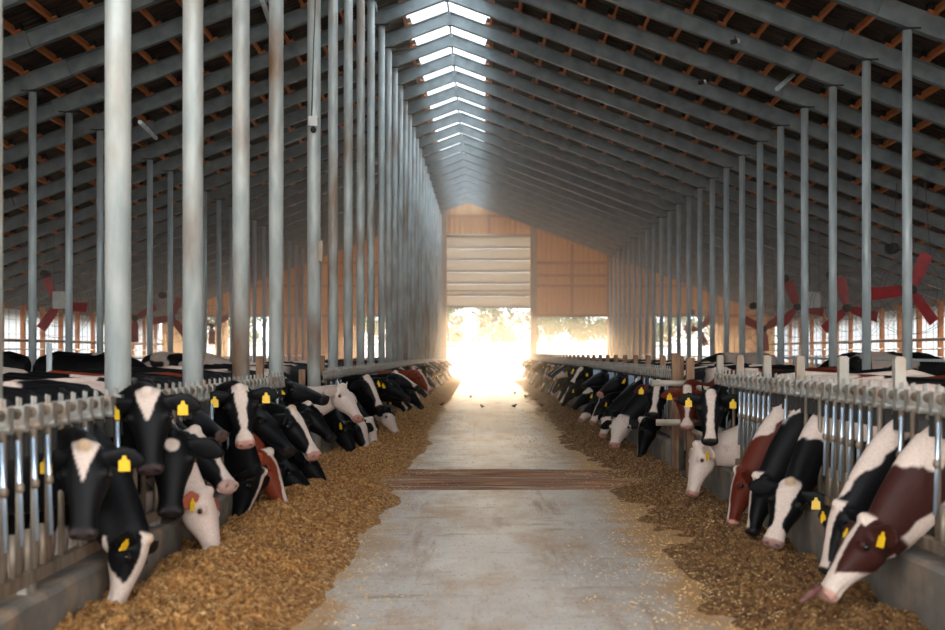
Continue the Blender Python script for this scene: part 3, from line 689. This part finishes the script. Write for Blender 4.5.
def lock_parts(zt, zb, sd=1):
    L_ = {}; lx = -.05*sd
    b = MB(); b.tube([(0, 0, zb), (0, 0, zt-.05)], .019, 10); L_['upright'] = b.mesh('upright', M['tubebar'])
    b = MB(); b.tube([(lx, .07, zt-.2), (lx, .135, zb+.2)], .0135, 10); b.mi = 1; b.tube([(.0, .135, zb+.26), (.0, .135, zb)], .02, 10); b.ball((lx, .10, (zt+zb)/2+.03), .026, .026, .035, 8, 5); L_['locking_bar'] = b.mesh('locking_bar', [M['shiny'], M['tubebar']])
    b = MB(); b.box(-.04, .04, -.042, .042, zt-.125, zt-.03)
    b.tube([(-.045, 0, zt-.14), (.045, 0, zt-.14)], .03, 8); b.box(-.006, .006, -.03, -.02, zt-.03, zt+.018); b.box(-.006, .006, .018, .028, zt-.03, zt+.012)
    b.bar((0, -.03, zt-.12), (0, -.03, zt-.24), .05, .016)
    b.mi = 1; b.box(-.03, .03, .025, .075, zt-.30, zt-.17); L_['latch'] = b.mesh('latch', [M['lock'], M['rubber']])
    return L_
def free(side, y, w=.14):
    return all(abs(y-g) > w for g in neck_gaps[side])
def fence(side, X, y0, y1, zt, zb, near_label, far_label, lim=42):
    P_ = lock_parts(zt, zb, side); y = y0; sec = 2.76; i = 0
    while y < y1-.3:
        ye = min(y+sec, y1); detail = y < lim
        root = empty('headlock_panel', (X, y, 0))
        wheres = near_label if y < 17 else far_label
        tag(root, wheres, 'headlock fence', 'headlock panels, ' + ('right' if side > 0 else 'left') + (' near run' if y < 17 else ' far run'))
        b = MB(); b.tube([(0, 0, zt-.07), (0, ye-y, zt-.07)], .03, 10); b.tube([(.03*side, 0, zt-.19), (.03*side, ye-y, zt-.19)], .02, 8); b.build('top_rail', M['tubebar'], root)
        b = MB(); b.box(-.03, .03, 0, ye-y, zb-.035, zb+.035); b.build('bottom_rail', M['tubebar'], root)
        b = MB()
        for yy_ in (.05, ye-y-.05): b.box(-.025, .025, yy_-.025, yy_+.025, (KR if side > 0 else KL)-.01, zb-.03)
        b.build('foot', M['lock'], root)
        merged = {}
        q = .115
        while y+q < ye:
            for n in ('upright', 'locking_bar', 'latch'):
                if n == 'upright' and not free(side, y+q): continue
                if n == 'locking_bar' and not free(side, y+q+.22, .24): continue
                if detail: link(n, P_[n], root, (0, q, 0))
                else: merged.setdefault(n, []).append(q)
            q += .23
        for n, qs in merged.items():
            src = P_[n]; v = np.empty(len(src.vertices)*3, dtype=np.float32); src.vertices.foreach_get('co', v); v = v.reshape(-1, 3)
            fs = [tuple(p.vertices) for p in src.polygons]; mb = MB()
            for q in qs: b0 = len(mb.f); mb.add([(a, b_+q, c) for a, b_, c in v], fs); mb.m[b0:] = [p.material_index for p in src.polygons]
            mb.build(n, list(src.materials), root)
        y = ye; i += 1
ZTR, ZTL = 1.455, 1.41
fence(1, XR, 4.3, 15.6, ZTR, .50, 'galvanised headlock panel along the near right feed kerb', 'galvanised headlock panel along the far right feed kerb')
fence(1, XR, 18.9, Y1-.4, ZTR, .50, 'galvanised headlock panel along the near right feed kerb', 'galvanised headlock panel along the far right feed kerb')
fence(-1, XL, 4.3, 16.0, ZTL, .45, 'dirty galvanised headlock panel along the near left feed kerb', 'galvanised headlock panel along the far left feed kerb')
fence(-1, XL, 20.3, Y1-.4, ZTL, .45, 'dirty galvanised headlock panel along the near left feed kerb', 'galvanised headlock panel along the far left feed kerb')
# square fence posts
def sqpost(x, y, z1, w, mat, label, group=None, z0=0.0):
    b = MB(); b.box(-w/2, w/2, -w/2, w/2, 0, z1-z0-.012); b.box(-w/2+.008, w/2-.008, -w/2+.008, w/2-.008, z1-z0-.012, z1-z0)
    o = b.build('fence_post', mat, None, (x, y, z0)); tag(o, label, 'post', group); return o
M['post'] = mottled('worn_square_post', (.36, .33, .28), (.5, .46, .4), 6, .7, .2, stretch=(1, 1, .4), c3=(.33, .19, .1), c3_scale=3, c3_lo=.45, c3_hi=.7, rand=20)
for off in (500, 415, 359, 316, 283, 256, 236): sqpost(2.89, F*2.89/off, 1.635, .075, M['post'], 'short square post rising just above the near right headlocks', 'square posts behind the near right headlocks')
y = 19.3
while y < 78: sqpost(2.89, y, 1.62, .085, M['timber'], 'brown square post rising above the far right headlocks', 'square posts behind the far right headlocks'); y += 1.9
for off, top in ((224, 1.62),): sqpost(-2.63, F*2.63/off, top, .085, M['timber'], 'brown square post by the thick poles behind the near left headlocks')
sqpost(-2.68, 19.35, 1.42, .09, M['timber'], 'short brown post inside the gap of the left fence')
sqpost(-2.68, F*2.68/162, 1.62, .085, M['timber'], 'brown post at the start of the far left headlocks')
# gap on the right: posts and gates
sqpost(2.70, 18.55, 1.66, .095, M['timber'], 'rusty brown post standing on the lane edge at the far side of the right gap', z0=-.075)
sqpost(2.74, 17.45, 1.60, .1, M['timber'], 'brown timber post rising above the red cow in the right gap')
g = empty('gap_gate', (2.78, 15.75, 0)); tag(g, 'worn pale pipe gate closing the right gap in the fence', 'gate')
for (ya, yb, z, xo) in ((.05, 2.7, 1.21, -.0), (.05, 2.7, .62, 0)):
    b = MB(); b.tube([(xo, ya, z), (xo, yb, z)], .035, 10); b.build('rail', M['pipe_pale'], g)
for (ya, z) in ((2.55, 1.24), (2.0, .72)):
    b = MB(); b.tube([(-.45, ya, z), (.25, ya, z)], .045, 10); b.build('latch_pipe', M['pipe_pale'], g)
b = MB(); b.tube([(0, 1.75, .0), (0, 1.75, 1.3)], .03, 8); b.build('stile', M['timber'], g)
g = empty('gap_gate', (-2.62, 16.2, 0)); tag(g, 'rusty pipe gate closing the left gap in the fence', 'gate')
for z in (.45, .85, 1.1):
    b = MB(); b.tube([(0, 0, z), (0, 3.9, z)], .028, 10); b.build('rail', M['pipe_pale'], g)
for yq_ in (.05, 3.85):
    b = MB(); b.tube([(0, yq_, 0), (0, yq_, 1.2)], .03, 8); b.build('stile', M['timber'], g)

# pen rails behind
def rail(x, y0, y1, zs, label, z0=B, step=2.46, pz=None):
    root = empty('pen_rail', (x, y0, z0)); tag(root, label, 'rail')
    for z in zs:
        b = MB(); b.tube([(0, 0, z-z0), (0, y1-y0, z-z0)], .03, 8); b.build('rail', M['galv'], root)
    y = .3; n = 0
    while y < y1-y0:
        b = MB(); b.tube([(0, y, 0), (0, y, (pz or max(zs)+.06)-z0)], .035, 8); b.build('post', M['galv'], root); y += step
rail(-10.4, 14, 76-1, (1.5, 1.0), 'galvanised pen rail running through the left pens')
rail(8.6, 14, 75, (1.52, 1.05), 'galvanised pen rail behind the right-hand poles')
rail(-5.3, 13.5, 16.2, (1.35,), 'short rail with two tall posts in the left pen', 0, 2.2, 1.78)

# ------------------------------------------------------------------ side walls
def side_wall(x, s):
    nm = 'left' if s < 0 else 'right'
    zt = RB - SL*abs(x-RX) + .1
    b = MB(); b.box(min(x, x+s*.15), max(x, x+s*.15), Y0, Y1, -.3, 1.1); tag(b.build('wall_'+nm, M['kerb']), kind='structure')
    # curtain with soft folds
    n = int((Y1-Y0)/.3); V = []; Q = []
    for i in range(n+1):
        y = Y0+(Y1-Y0)*i/n; dx = .04*math.sin(i*1.9)+.02*math.sin(i*.7)
        V += [(x+s*.12+dx, y, 1.05), (x+s*.12-dx, y, zt-.2)]
    for i in range(n): Q.append((2*i, 2*i+1, 2*i+3, 2*i+2))
    tag(link('window_'+nm+'_curtain', np_mesh('curtain', V, Q, M['curtain'])), kind='structure')
    # wire grid
    root = empty('wire_mesh', (x-s*.02, 12, 0)); tag(root, f'dark wire grid in front of the {nm} side curtain', 'wire grid')
    b = MB(); y = 0
    while y < 66: b.tube([(0, y, 1.1), (0, y, zt-.25)], .012, 5); y += .82
    for z in (1.8, 2.45, 3.05): b.tube([(0, 0, z), (0, 66, z)], .012, 5)
    b.build('grid', M['wire'], root)
    for y in FR:
        if y < Y1-.4 and y > 8:
            b = MB(); b.box(-.09, .09, -.09, .09, 0, zt-.02); tag(b.build('wall_post', M['purlin'], None, (x-s*.16, y, 0)), f'orange timber post of the open {nm} side wall', 'post', f'orange posts of the {nm} side wall')
    for z, m, r, lb in ((2.18, 'timber', .07, 'brown'), (1.82, 'galv', .035, 'pale'), (1.5, 'galv', .035, 'lower grey')):
        b = MB(); b.tube([(0, 0, 0), (0, Y1-10, 0)], r, 8); tag(b.build('side_rail', M[m], None, (x-s*.36, 9, z)), f'{lb} horizontal rail along the {nm} side wall', 'rail')
    b = MB(); b.box(-.1, .1, Y0, Y1, zt-.45, zt+.42); tag(b.build('eaves_beam', M['timber'], None, (x+s*.42, 0, -.12)), f'brown eaves beam on top of the {nm} side wall', 'beam')
side_wall(EAVE_L, -1); side_wall(EAVE_R, 1)

# ------------------------------------------------------------------ end wall
EW = Y1; pz = EW
def epx(px): return (px-VX)*pz/F
def ez(py): return CH-(py-VY)*pz/F
DX0, DX1 = epx(447), epx(530); DH = ez(308)
def corr(name, xa, xb, za_f, zb_f, per=.32, amp=.04):
    V = []; Q = []; x = xa; xs = []
    while x < xb: xs += [(x, 0), (x+per*.35, 0), (x+per*.5, amp), (x+per*.85, amp)]; x += per
    xs = [(min(a, xb), b_) for a, b_ in xs] + [(xb, 0)]
    for (x, dy) in xs: V += [(x, EW-dy, za_f(x)), (x, EW-dy, zb_f(x)), (x, EW+.05-dy, za_f(x)), (x, EW+.05-dy, zb_f(x))]
    for i in range(len(xs)-1):
        a = i*4; c = a+4; Q += [(a, c, c+1, a+1), (a+2, a+3, c+3, c+2), (a, a+2, c+2, c), (a+1, c+1, c+3, a+3)]
    return link(name, np_mesh(name, V, Q, M['wall'], False))
rt = lambda x: roof_z(x)-.02
WIN = [(-17.8, -16.3), (epx(228), epx(270)), (-7.3, -3.4), (epx(536), epx(607)), (epx(656), epx(711))]
WT, WB = ez(317), ez(358)
xsb = [EAVE_L] + [v for w in WIN for v in w] + [EAVE_R]
# build wall in vertical strips
def strips():
    cuts = sorted(set([EAVE_L, EAVE_R, DX0, DX1] + [v for w in WIN for v in w] + [RX])); n = 0
    root = empty('wall_end', (0, 0, 0)); root['kind'] = 'structure'
    for a, c in zip(cuts[:-1], cuts[1:]):
        mid = (a+c)/2
        if DX0 < mid < DX1: corr('wall_sheet', a, c, lambda x: ez(236)-.1, rt).parent = root
        elif any(w0 < mid < w1 for w0, w1 in WIN):
            corr('wall_sheet', a, c, lambda x: WT, rt).parent = root; corr('wall_sheet', a, c, lambda x: -.1, lambda x: WB).parent = root
        else: corr('wall_sheet', a, c, lambda x: -.1, rt).parent = root
    b = MB()
    xe0, xe1 = EAVE_L, EAVE_R
    def girt(x0, x1, z, h=.16):
        b.box(x0, x1, EW-.16, EW-.04, z-h/2, z+h/2)
    for z in (WT+.08, ez(296-10), ez(279-16)):
        girt(xe0, DX0-.4, z); girt(DX1+.4, xe1, z)
    girt(-8.6, DX0, 6.35); girt(DX1, 7.5, 6.35); girt(-3.9, 1.8, ez(216))
    for x in (epx(572), epx(608), epx(650), epx(716), epx(385), epx(345), epx(275), epx(222), epx(300)):
        b.box(x-.09, x+.09, EW-.2, EW-.04, WT+.05, min(8.2, rt(x)-.1))
    b.box(epx(489)-.08, epx(489)+.08, EW-.2, EW-.04, ez(236), ez(216))
    b.build('wall_girts', M['girt'], root)
strips()
for x in (DX0-.2, DX1+.2):
    b = MB(); b.box(-.19, .19, -.6, -.22, 0, rt(x)-.35); tag(b.build('door_post', M['jamb'], None, (x, EW, 0)), 'tall pale timber post at the ' + ('left' if x < 0 else 'right') + ' side of the end doorway', 'post')
dr = empty('door_1', (0, EW-.25, 0)); dr['kind'] = 'structure'
npan = 6; zt = ez(237)
for i in range(npan):
    z1 = zt - i*(zt-DH)/npan; z0 = z1-(zt-DH)/npan
    b = MB(); b.box(DX0, DX1, -.03, .03, z0+.02, z1-.02); b.box(DX0, DX1, -.045, .045, z0+.05, z0+.14); b.box(DX0, DX1, -.02, .02, z0-.01, z0+.04)
    b.build('door_panel', M['doorwhite'], dr)
b = MB(); b.tube([(DX0-.1, -.1, zt+.05), (DX1+.1, -.1, zt+.05)], .1, 12); b.build('roller_tube', M['doorwhite'], dr)
b = MB(); b.box(DX0-.3, DX1+.3, -.06, -.03, ez(291)-.04, ez(291)+.05); b.build('stiffener_rail', M['jamb'], dr)
# ------------------------------------------------------------------ fans, boxes, lamps
def fan(px, py, X, r, label, rot=0.3, grp=None):
    z = F*X/(px-VX); c = at(px, py, z)
    root = empty('barn_fan', c); tag(root, label, 'fan', grp)
    b = MB(); b.tube([(0, -.12, 0), (0, .12, 0)], .12, 14); b.build('hub', M['dark_steel'], root)
    for k in range(3):
        a = rot + k*2*math.pi/3; u = Vector((math.cos(a), 0, math.sin(a))); t = Vector((-math.sin(a), .35, math.cos(a))).normalized()
        vs = []
        for (rr, w) in ((.12, .09), (.3, .15), (r, .17)):
            for sg in (-1, 1):
                for o_ in (-.008, .008): vs.append(u*rr + t*(sg*w) + Vector((0, o_, 0)))
        fs = []
        for q in (0, 4): fs += [(q, q+4, q+6, q+2), (q+1, q+3, q+7, q+5), (q, q+1, q+5, q+4), (q+2, q+6, q+7, q+3)]
        fs += [(0, 2, 3, 1), (8, 9, 11, 10)]
        b = MB(); b.add(vs, fs); b.build('blade', M['redblade'], root)
    b = MB(); R_ = r+.12
    for yy_ in (-.2, .2):
        for rr in (R_, R_*.66, R_*.33):
            b.tube([(rr*math.cos(q), yy_, rr*math.sin(q)) for q in np.linspace(0, 2*math.pi, 33)], .006, 4, False)
        for k in range(12):
            q = k*math.pi/6; b.tube([(0.12*math.cos(q), yy_, .12*math.sin(q)), (R_*math.cos(q), yy_, R_*math.sin(q))], .005, 4)
    b.build('guard', M['wire'], root)
    ztop = RB - SL*abs(c.x-RX) - c.z
    b = MB()
    for sx in (-.5, .5): b.tube([(sx*r, 0, r*.85), (sx*r*.7, 0, ztop)], .012, 5)
    b.build('hanger', M['wire'], root)
    b = MB(); b.tube([(-.35*r-.1, -.1, r*1.05), (-.35*r-.1, .3, r*1.05)], .14, 12); b.ball((-.35*r-.1, -.12, r*1.05), .09, .03, .09); b.build('motor', M['rubber'], root)
fan(911, 290, 11.0, 1.02, 'large red bladed fan hanging behind the nearest right-hand pole', 1.15)
fan(847, 308, 11.2, .98, 'red bladed fan with black motor between the second and third right-hand poles', 1.8)
fan(797, 307, 11.0, .95, 'red bladed fan with black motor farther along the right pen', 1.9)
fan(764, 329, 11.4, .9, 'small looking red fan low in the distance of the right pen', .6)
fan(700, 330, 11.4, .9, 'red fan in front of the far right end window', .9)
fan(58, 305, -14.5, 1.0, 'red fan hanging by the left side wall behind the first slim pole', 2.0)
fan(135, 318, -14.5, 1.0, 'red fan hanging by the left side wall, second along', .5)
fan(172, 318, -13.6, .95, 'red fan hanging by the left side wall, third along', 1.2)
fan(212, 326, -14, .95, 'red fan far along the left side wall', 2.6)
def sign(px, py, z, w, h, label):
    c = at(px, py, z); b = MB(); b.box(-w/2, w/2, -.02, .02, -h/2, h/2); o = b.build('hanging_box', M['whitebox'], None, c); tag(o, label, 'box')
    b = MB(); ztop = RB - SL*abs(c.x-RX) - c.z
    for sx in (-.4, .4): b.tube([(sx*w, 0, h/2), (sx*w, 0, ztop)], .01, 5)
    b.build('hanger', M['wire'], o)
sign(814, 300, 44, .42, .55, 'white square box hanging between the right-hand fans')
sign(59, 300, 42, .4, .55, 'white square box hanging by the left side wall')
sign(178, 314, 60, .3, .55, 'small white box hanging deep in the left pen')
def spot(px, py, label, X):
    z = F*(X)/(px-VX) if abs(px-VX) > 5 else 30
    c = at(px, py, z); c.z = RB - SL*abs(c.x-RX) - .02
    b = MB(); b.tube([(-.02, 0, 0), (-.02, 0, -.08)], .012, 6); b.tube([(-.11, 0, -.13), (.02, 0, -.1)], .05, 10); o = b.build('spotlight', M['dark_steel'], None, c); tag(o, label, 'lamp', 'small lamps under the rafters')
    b = MB(); b.tube([(.02, 0, -.1), (.07, 0, -.09)], .05, 10); b.build('lens', M['whitebox'], o)
spot(782, 38, 'small dark lamp with white face under the right rafters', 5.2); spot(736, 88, 'small dark lamp with white face under the right rafters', 5.2); spot(703, 124, 'small dark lamp with white face under the right rafters', 5.2)
def brace(pa, pb, za, zb, label):
    b = MB(); p = at(*pa, za); q = at(*pb, zb)
    r = [(Vector(v)) for v in (p, q)]
    for v in r: v.z = min(v.z, RB - SL*abs(v.x-RX) + .2)
    b.tube([r[0]-p, r[1]-p], .045, 8); tag(b.build('roof_brace', M['galv'], None, p), label, 'brace')
brace((793, 75), (777, 89), 27.5, 25.8, 'short pale brace pipe between two right rafters')
brace((140, 122), (156, 138), 25.8, 27.5, 'short pale brace pipe between two left rafters')
brace((262, 0), (270, 24), 25, 27.3, 'short pale brace pipe beside the thick left poles')

# ------------------------------------------------------------------ feed
def feed(side, name, label):
    Xk = (XR-.10) if side > 0 else (-XL-.10)
    ys = [3.0]
    while ys[-1] < Y1-.2: ys.append(ys[-1] + max(.016, .0021*ys[-1]))
    ys = np.array(ys); nx = 96; tt = np.linspace(0, 1, nx)
    Y, T = np.meshgrid(ys, tt, indexing='ij')
    wdt = (1.33 if side < 0 else 1.2) + .34*(vnoise(Y*.5, 0*Y, 0*Y, 3+side)-.5) + .16*(vnoise(Y*1.9, 0*Y, 0*Y, 6+side)-.5)
    wdt = wdt - (.25 if side < 0 else .32)*np.exp(-((Y-17.3)/1.2)**2) - np.clip((5.8-Y)/3, 0, 1)*.1 - .18*np.clip((Y-20)/30, 0, 1)
    X = Xk - T*wdt
    prof = np.clip(np.minimum((1-T)*1.75, .62 + 1.2*T), 0, 1)**1.15
    amp = (.075 if side > 0 else .19) + .06*(vnoise(Y*.9, T*1.5, 0*Y, 8+side)-.5)
    amp = amp*(1-.55*np.exp(-((Y-17.3)/1.0)**2))
    Z = prof*amp
    lump = (vnoise(X*6, Y*6, 0*Y, 4+side)-.5)*.10 + (vnoise(X*15, Y*15, 0*Y, 5)-.5)*.055 + (vnoise(X*38, Y*38, 0*Y, 6)-.5)*.030
    Z = Z + 1.6*lump*np.clip(prof*2.2, 0, 1) - .022*np.clip(1-prof*9, 0, 1) - (0 if side < 0 else .05)*np.clip((vnoise(X*2.3, Y*2.3, 0*Y, 12)-.42)*3.5, 0, 1)*np.clip(T*2-.5, 0, 1)
    V = np.stack([X*side, Y, Z+.004], -1).reshape(-1, 3)
    n = len(ys); I = np.arange(n*nx).reshape(n, nx)
    Q = np.stack([I[:-1, :-1], I[1:, :-1], I[1:, 1:], I[:-1, 1:]], -1).reshape(-1, 4)
    if side > 0: Q = Q[:, ::-1]
    o = link(name, np_mesh(name, V, Q, M['feed'] if side < 0 else M['feed_shaded'])); tag(o, label, 'feed', kind='stuff')
    # loose flakes
    N_ = 15000; u = RNG.random(N_)**1.6; yy_ = 4.2 + 34*u; ti = RNG.random(N_)*1.35
    iy = np.clip(np.searchsorted(ys, yy_), 0, n-1); ix = np.clip((ti*(nx-1)).astype(int), 0, nx-1)
    px_ = V.reshape(n, nx, 3)[iy, ix]; px_ = px_.copy(); over = ti > 1
    spread = np.where(over, (ti-1)*3.2*RNG.random(N_), 0); px_[:, 0] -= side*spread; px_[:, 1] = yy_
    px_[:, 2] = np.where(over, .004, np.maximum(px_[:, 2], .0)+.005)
    ang = RNG.random(N_)*6.28; ln = .004+.012*RNG.random(N_)**2; wd = .0012+.0028*RNG.random(N_); pit = (RNG.random(N_)-.5)*np.where(over, .15, 1.2)
    dx = np.cos(ang)*np.cos(pit)*ln; dy = np.sin(ang)*np.cos(pit)*ln; dz = np.sin(pit)*ln; ex = -np.sin(ang)*wd; ey = np.cos(ang)*wd
    D = np.stack([dx, dy, dz], -1); E = np.stack([ex, ey, wd*.4], -1)
    Vf = np.concatenate([px_-D-E, px_+D-E, px_+D+E, px_-D+E, px_+np.array([0, 0, .006])], 0); k = np.arange(N_)
    Qf = np.concatenate([np.stack([k, k+N_, k+4*N_], -1), np.stack([k+N_, k+2*N_, k+4*N_], -1), np.stack([k+2*N_, k+3*N_, k+4*N_], -1), np.stack([k+3*N_, k, k+4*N_], -1)], 0)
    link('straw_flakes', np_mesh('straw_flakes', Vf, Qf, M['straw'], False), o)
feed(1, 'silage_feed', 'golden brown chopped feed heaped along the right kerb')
feed(-1, 'silage_feed', 'golden brown chopped feed heaped along the left kerb')

# ------------------------------------------------------------------ sparrows
def bird_mesh():
    b = MB(); b.ball((0, 0, .055), .05, .03, .032, 12, 8); b.ball((.05, 0, .088), .022, .02, .02, 10, 6)
    b.tube([(.068, 0, .088), (.088, 0, .084)], [.007, .001], 6); b.bar((-.045, 0, .06), (-.105, 0, .05), .026, .008)
    for s in (-1, 1): b.ball((-.008, s*.026, .06), .042, .01, .022, 8, 5); b.tube([(0, s*.012, .03), (.005, s*.012, 0)], .003, 5)
    return b.mesh('sparrow', M['bird'])
bm_ = bird_mesh()
for px, py, a, lb in ((470.5, 398.5, 1.2, 'sparrow at the left, first on the far lane'), (482, 408.5, 2.2, 'sparrow standing upright in the middle of the lane'), (514, 408, .1, 'sparrow seen side on, right of the lane middle'), (515, 394.5, .7, 'small sparrow beyond the side on one'), (526, 398, 2.7, 'sparrow at the edge of the right feed'), (542, 408, 3.3, 'sparrow on the edge of the right feed, nearer'), (553, 415, .2, 'nearest sparrow beside the right feed'), (484, 388, 1., 'tiny sparrow near the end doorway'), (441.5, 407.5, .4, 'pale sparrow on the edge of the left feed')):
    z = F*CH/(py-VY); o = link('sparrow', bm_, None, ((px-VX)*z/F, z, .0)); o.rotation_euler.z = a; o.scale = (1.25,)*3
    if px > 540 or px < 450: o.location.z = .03
    tag(o, lb, 'bird', 'sparrows on the lane')

# ------------------------------------------------------------------ outside
b = MB(); b.box(-160, 160, Y1+.2, 330, -.4, -.02); b.box(-160, EAVE_L-.6, -60, Y1+.2, -.4, -.02); b.box(EAVE_R+.6, 160, -60, Y1+.2, -.4, -.02); b.box(-160, 160, -60, Y0-.01, -.4, -.02)
tag(b.build('ground_yard', M['yard']), kind='structure')
def shed():
    root = empty('white_shed', (0, 118, 0)); tag(root, 'long low white shed beyond the end doorway', 'shed')
    b = MB(); b.box(-60, 60, 0, 10, -.02, 2.2); b.build('wall', M['shed'], root)
    b = MB(); b.bar((-60.5, 5, 2.5), (60.5, 5, 2.5), 11, .25); b.build('roof', M['doorwhite'], root)
shed()
def tree(x, y, h, seed, label):
    rs = np.random.default_rng(seed); root = empty('tree', (x, y, 0)); tag(root, label, 'tree', 'trees beyond the yard')
    b = MB(); b.tube([(0, 0, 0), (.1, .1, h*.3), (-.1, .05, h*.6)], [.28, .2, .08], 8)
    for k in range(5):
        a = rs.random()*6.28; b.tube([(0, 0, h*(.25+.07*k)), (math.cos(a)*1.6, math.sin(a)*1.6, h*(.45+.08*k))], [.1, .03], 6)
    b.build('trunk', M['bark'], root)
    n = 4200; c = rs.normal(size=(26, 3)); c /= np.linalg.norm(c, axis=1)[:, None]; c *= rs.random((26, 1))**.4
    c = c*np.array([h*.30, h*.30, h*.40]) + np.array([0, 0, h*.56])
    k = rs.integers(0, 26, n); d = rs.normal(size=(n, 3)); d /= np.linalg.norm(d, axis=1)[:, None]
    p = c[k] + d*(h*.11*rs.random((n, 1))**.35); p = p[p[:, 2] > .4]; n = len(p)
    u = rs.normal(size=(n, 3)); u /= np.linalg.norm(u, axis=1)[:, None]; v = np.cross(u, rs.normal(size=(n, 3))); v /= np.linalg.norm(v, axis=1)[:, None]
    sz = (.10+.12*rs.random((n, 1)))
    V = np.concatenate([p-u*sz, p+v*sz*.6, p+u*sz, p-v*sz*.6], 0); q = np.arange(n)
    link('crown', np_mesh('crown', V, np.stack([q, q+n, q+2*n, q+3*n], -1), M['leaf'], False), root)
sd = 0
for i, (x, y, h) in enumerate([(-46, 150, 9), (-39, 146, 10), (-33, 150, 9), (-27, 147, 10), (-21, 150, 9.5), (-15, 146, 9), (-9, 150, 9.5), (-4, 147, 9.2), (1, 151, 9), (6, 147, 9.6), (11, 150, 9), (16, 147, 10), (21, 151, 9.5), (26, 147, 9), (31, 150, 10), (37, 147, 9)]):
    tree(x, y, h, 100+i, 'leafy green tree in the pale line beyond the white shed')

# ------------------------------------------------------------------ light, haze, camera
w = bpy.data.worlds.new('sky'); scene.world = w; w.use_nodes = True; nt = w.node_tree
bg = nt.nodes['Background']; tc = nt.nodes.new('ShaderNodeTexCoord'); sx = nt.nodes.new('ShaderNodeSeparateXYZ'); cr = nt.nodes.new('ShaderNodeValToRGB')
nt.links.new(tc.outputs['Generated'], sx.inputs[0]); nt.links.new(sx.outputs['Z'], cr.inputs[0]); nt.links.new(cr.outputs[0], bg.inputs['Color'])
cr.color_ramp.elements[0].position = 0; cr.color_ramp.elements[0].color = (1, .97, .92, 1); cr.color_ramp.elements[1].position = .5; cr.color_ramp.elements[1].color = (.9, .95, 1, 1)
bg.inputs['Strength'].default_value = 3.2
sd_ = bpy.data.lights.new('sun', 'SUN'); sd_.energy = 8; sd_.angle = math.radians(17); sd_.color = (1, .68, .38)
so = bpy.data.objects.new('sun', sd_); COL.objects.link(so)
dirv = Vector((.0, -1, -math.tan(math.radians(9)))).normalized(); so.rotation_euler = dirv.to_track_quat('-Z', 'Y').to_euler(); so.location = (0, 140, 30)
# haze volume added for the warm glow, thicker and tinted towards the doorway
m = bpy.data.materials.new('glow_haze_mat'); m.use_nodes = True; N = m.node_tree.nodes; L = m.node_tree.links; N.remove(N['Principled BSDF'])
vs_ = N.new('ShaderNodeVolumeScatter'); vs_.inputs['Density'].default_value = .009; vs_.inputs['Anisotropy'].default_value = .62; vs_.inputs['Color'].default_value = (1, .86, .7, 1)
tcv = N.new('ShaderNodeTexCoord'); spv = N.new('ShaderNodeSeparateXYZ'); L.new(tcv.outputs['Object'], spv.inputs[0])
mrv = N.new('ShaderNodeMapRange'); mrv.inputs['From Min'].default_value = 27; mrv.inputs['From Max'].default_value = 79; mrv.inputs['To Min'].default_value = .004; mrv.inputs['To Max'].default_value = .022
L.new(spv.outputs['Y'], mrv.inputs['Value']); L.new(mrv.outputs[0], vs_.inputs['Density'])
L.new(vs_.outputs[0], N['Material Output'].inputs['Volume'])
b = MB(); zr = lambda x: RB-.05-SL*abs(x-RX)
vv = [(x, y, z) for y in (27, EW-.5) for x, z in ((-19, .0), (17, 0.), (17, zr(17)), (RX, zr(RX)), (-19, zr(-19)))]
b.add(vv, [(0, 1, 2, 3, 4), (9, 8, 7, 6, 5), (0, 5, 6, 1), (1, 6, 7, 2), (2, 7, 8, 3), (3, 8, 9, 4), (4, 9, 5, 0)]); hz = b.build('glow_haze', m); tag(hz, 'added warm tinted haze for the glow in the far half of the barn', 'haze', kind='stuff')

cd = bpy.data.cameras.new('camera'); cam = bpy.data.objects.new('camera', cd); COL.objects.link(cam); scene.camera = cam
cam.location = (0, 0, CH); cam.rotation_euler = (math.radians(90), 0, 0)
cd.lens = 50; cd.sensor_width = 36; cd.shift_x = -(VX-472.5)/945; cd.shift_y = (VY-315)/945; cd.clip_end = 1000
cd.dof.use_dof = True; cd.dof.focus_distance = 18; cd.dof.aperture_fstop = 2.0
scene.view_settings.view_transform = 'Standard'; scene.view_settings.look = 'None'; scene.view_settings.gamma = 1; scene.view_settings.exposure = 0.8
scene.view_settings.use_curve_mapping = False
cy = scene.cycles
cy.use_denoising = True; cy.max_bounces = 8; cy.diffuse_bounces = 4; cy.glossy_bounces = 3; cy.transmission_bounces = 4; cy.transparent_max_bounces = 8; cy.volume_bounces = 1
cy.sample_clamp_indirect = 8; cy.volume_step_rate = 4
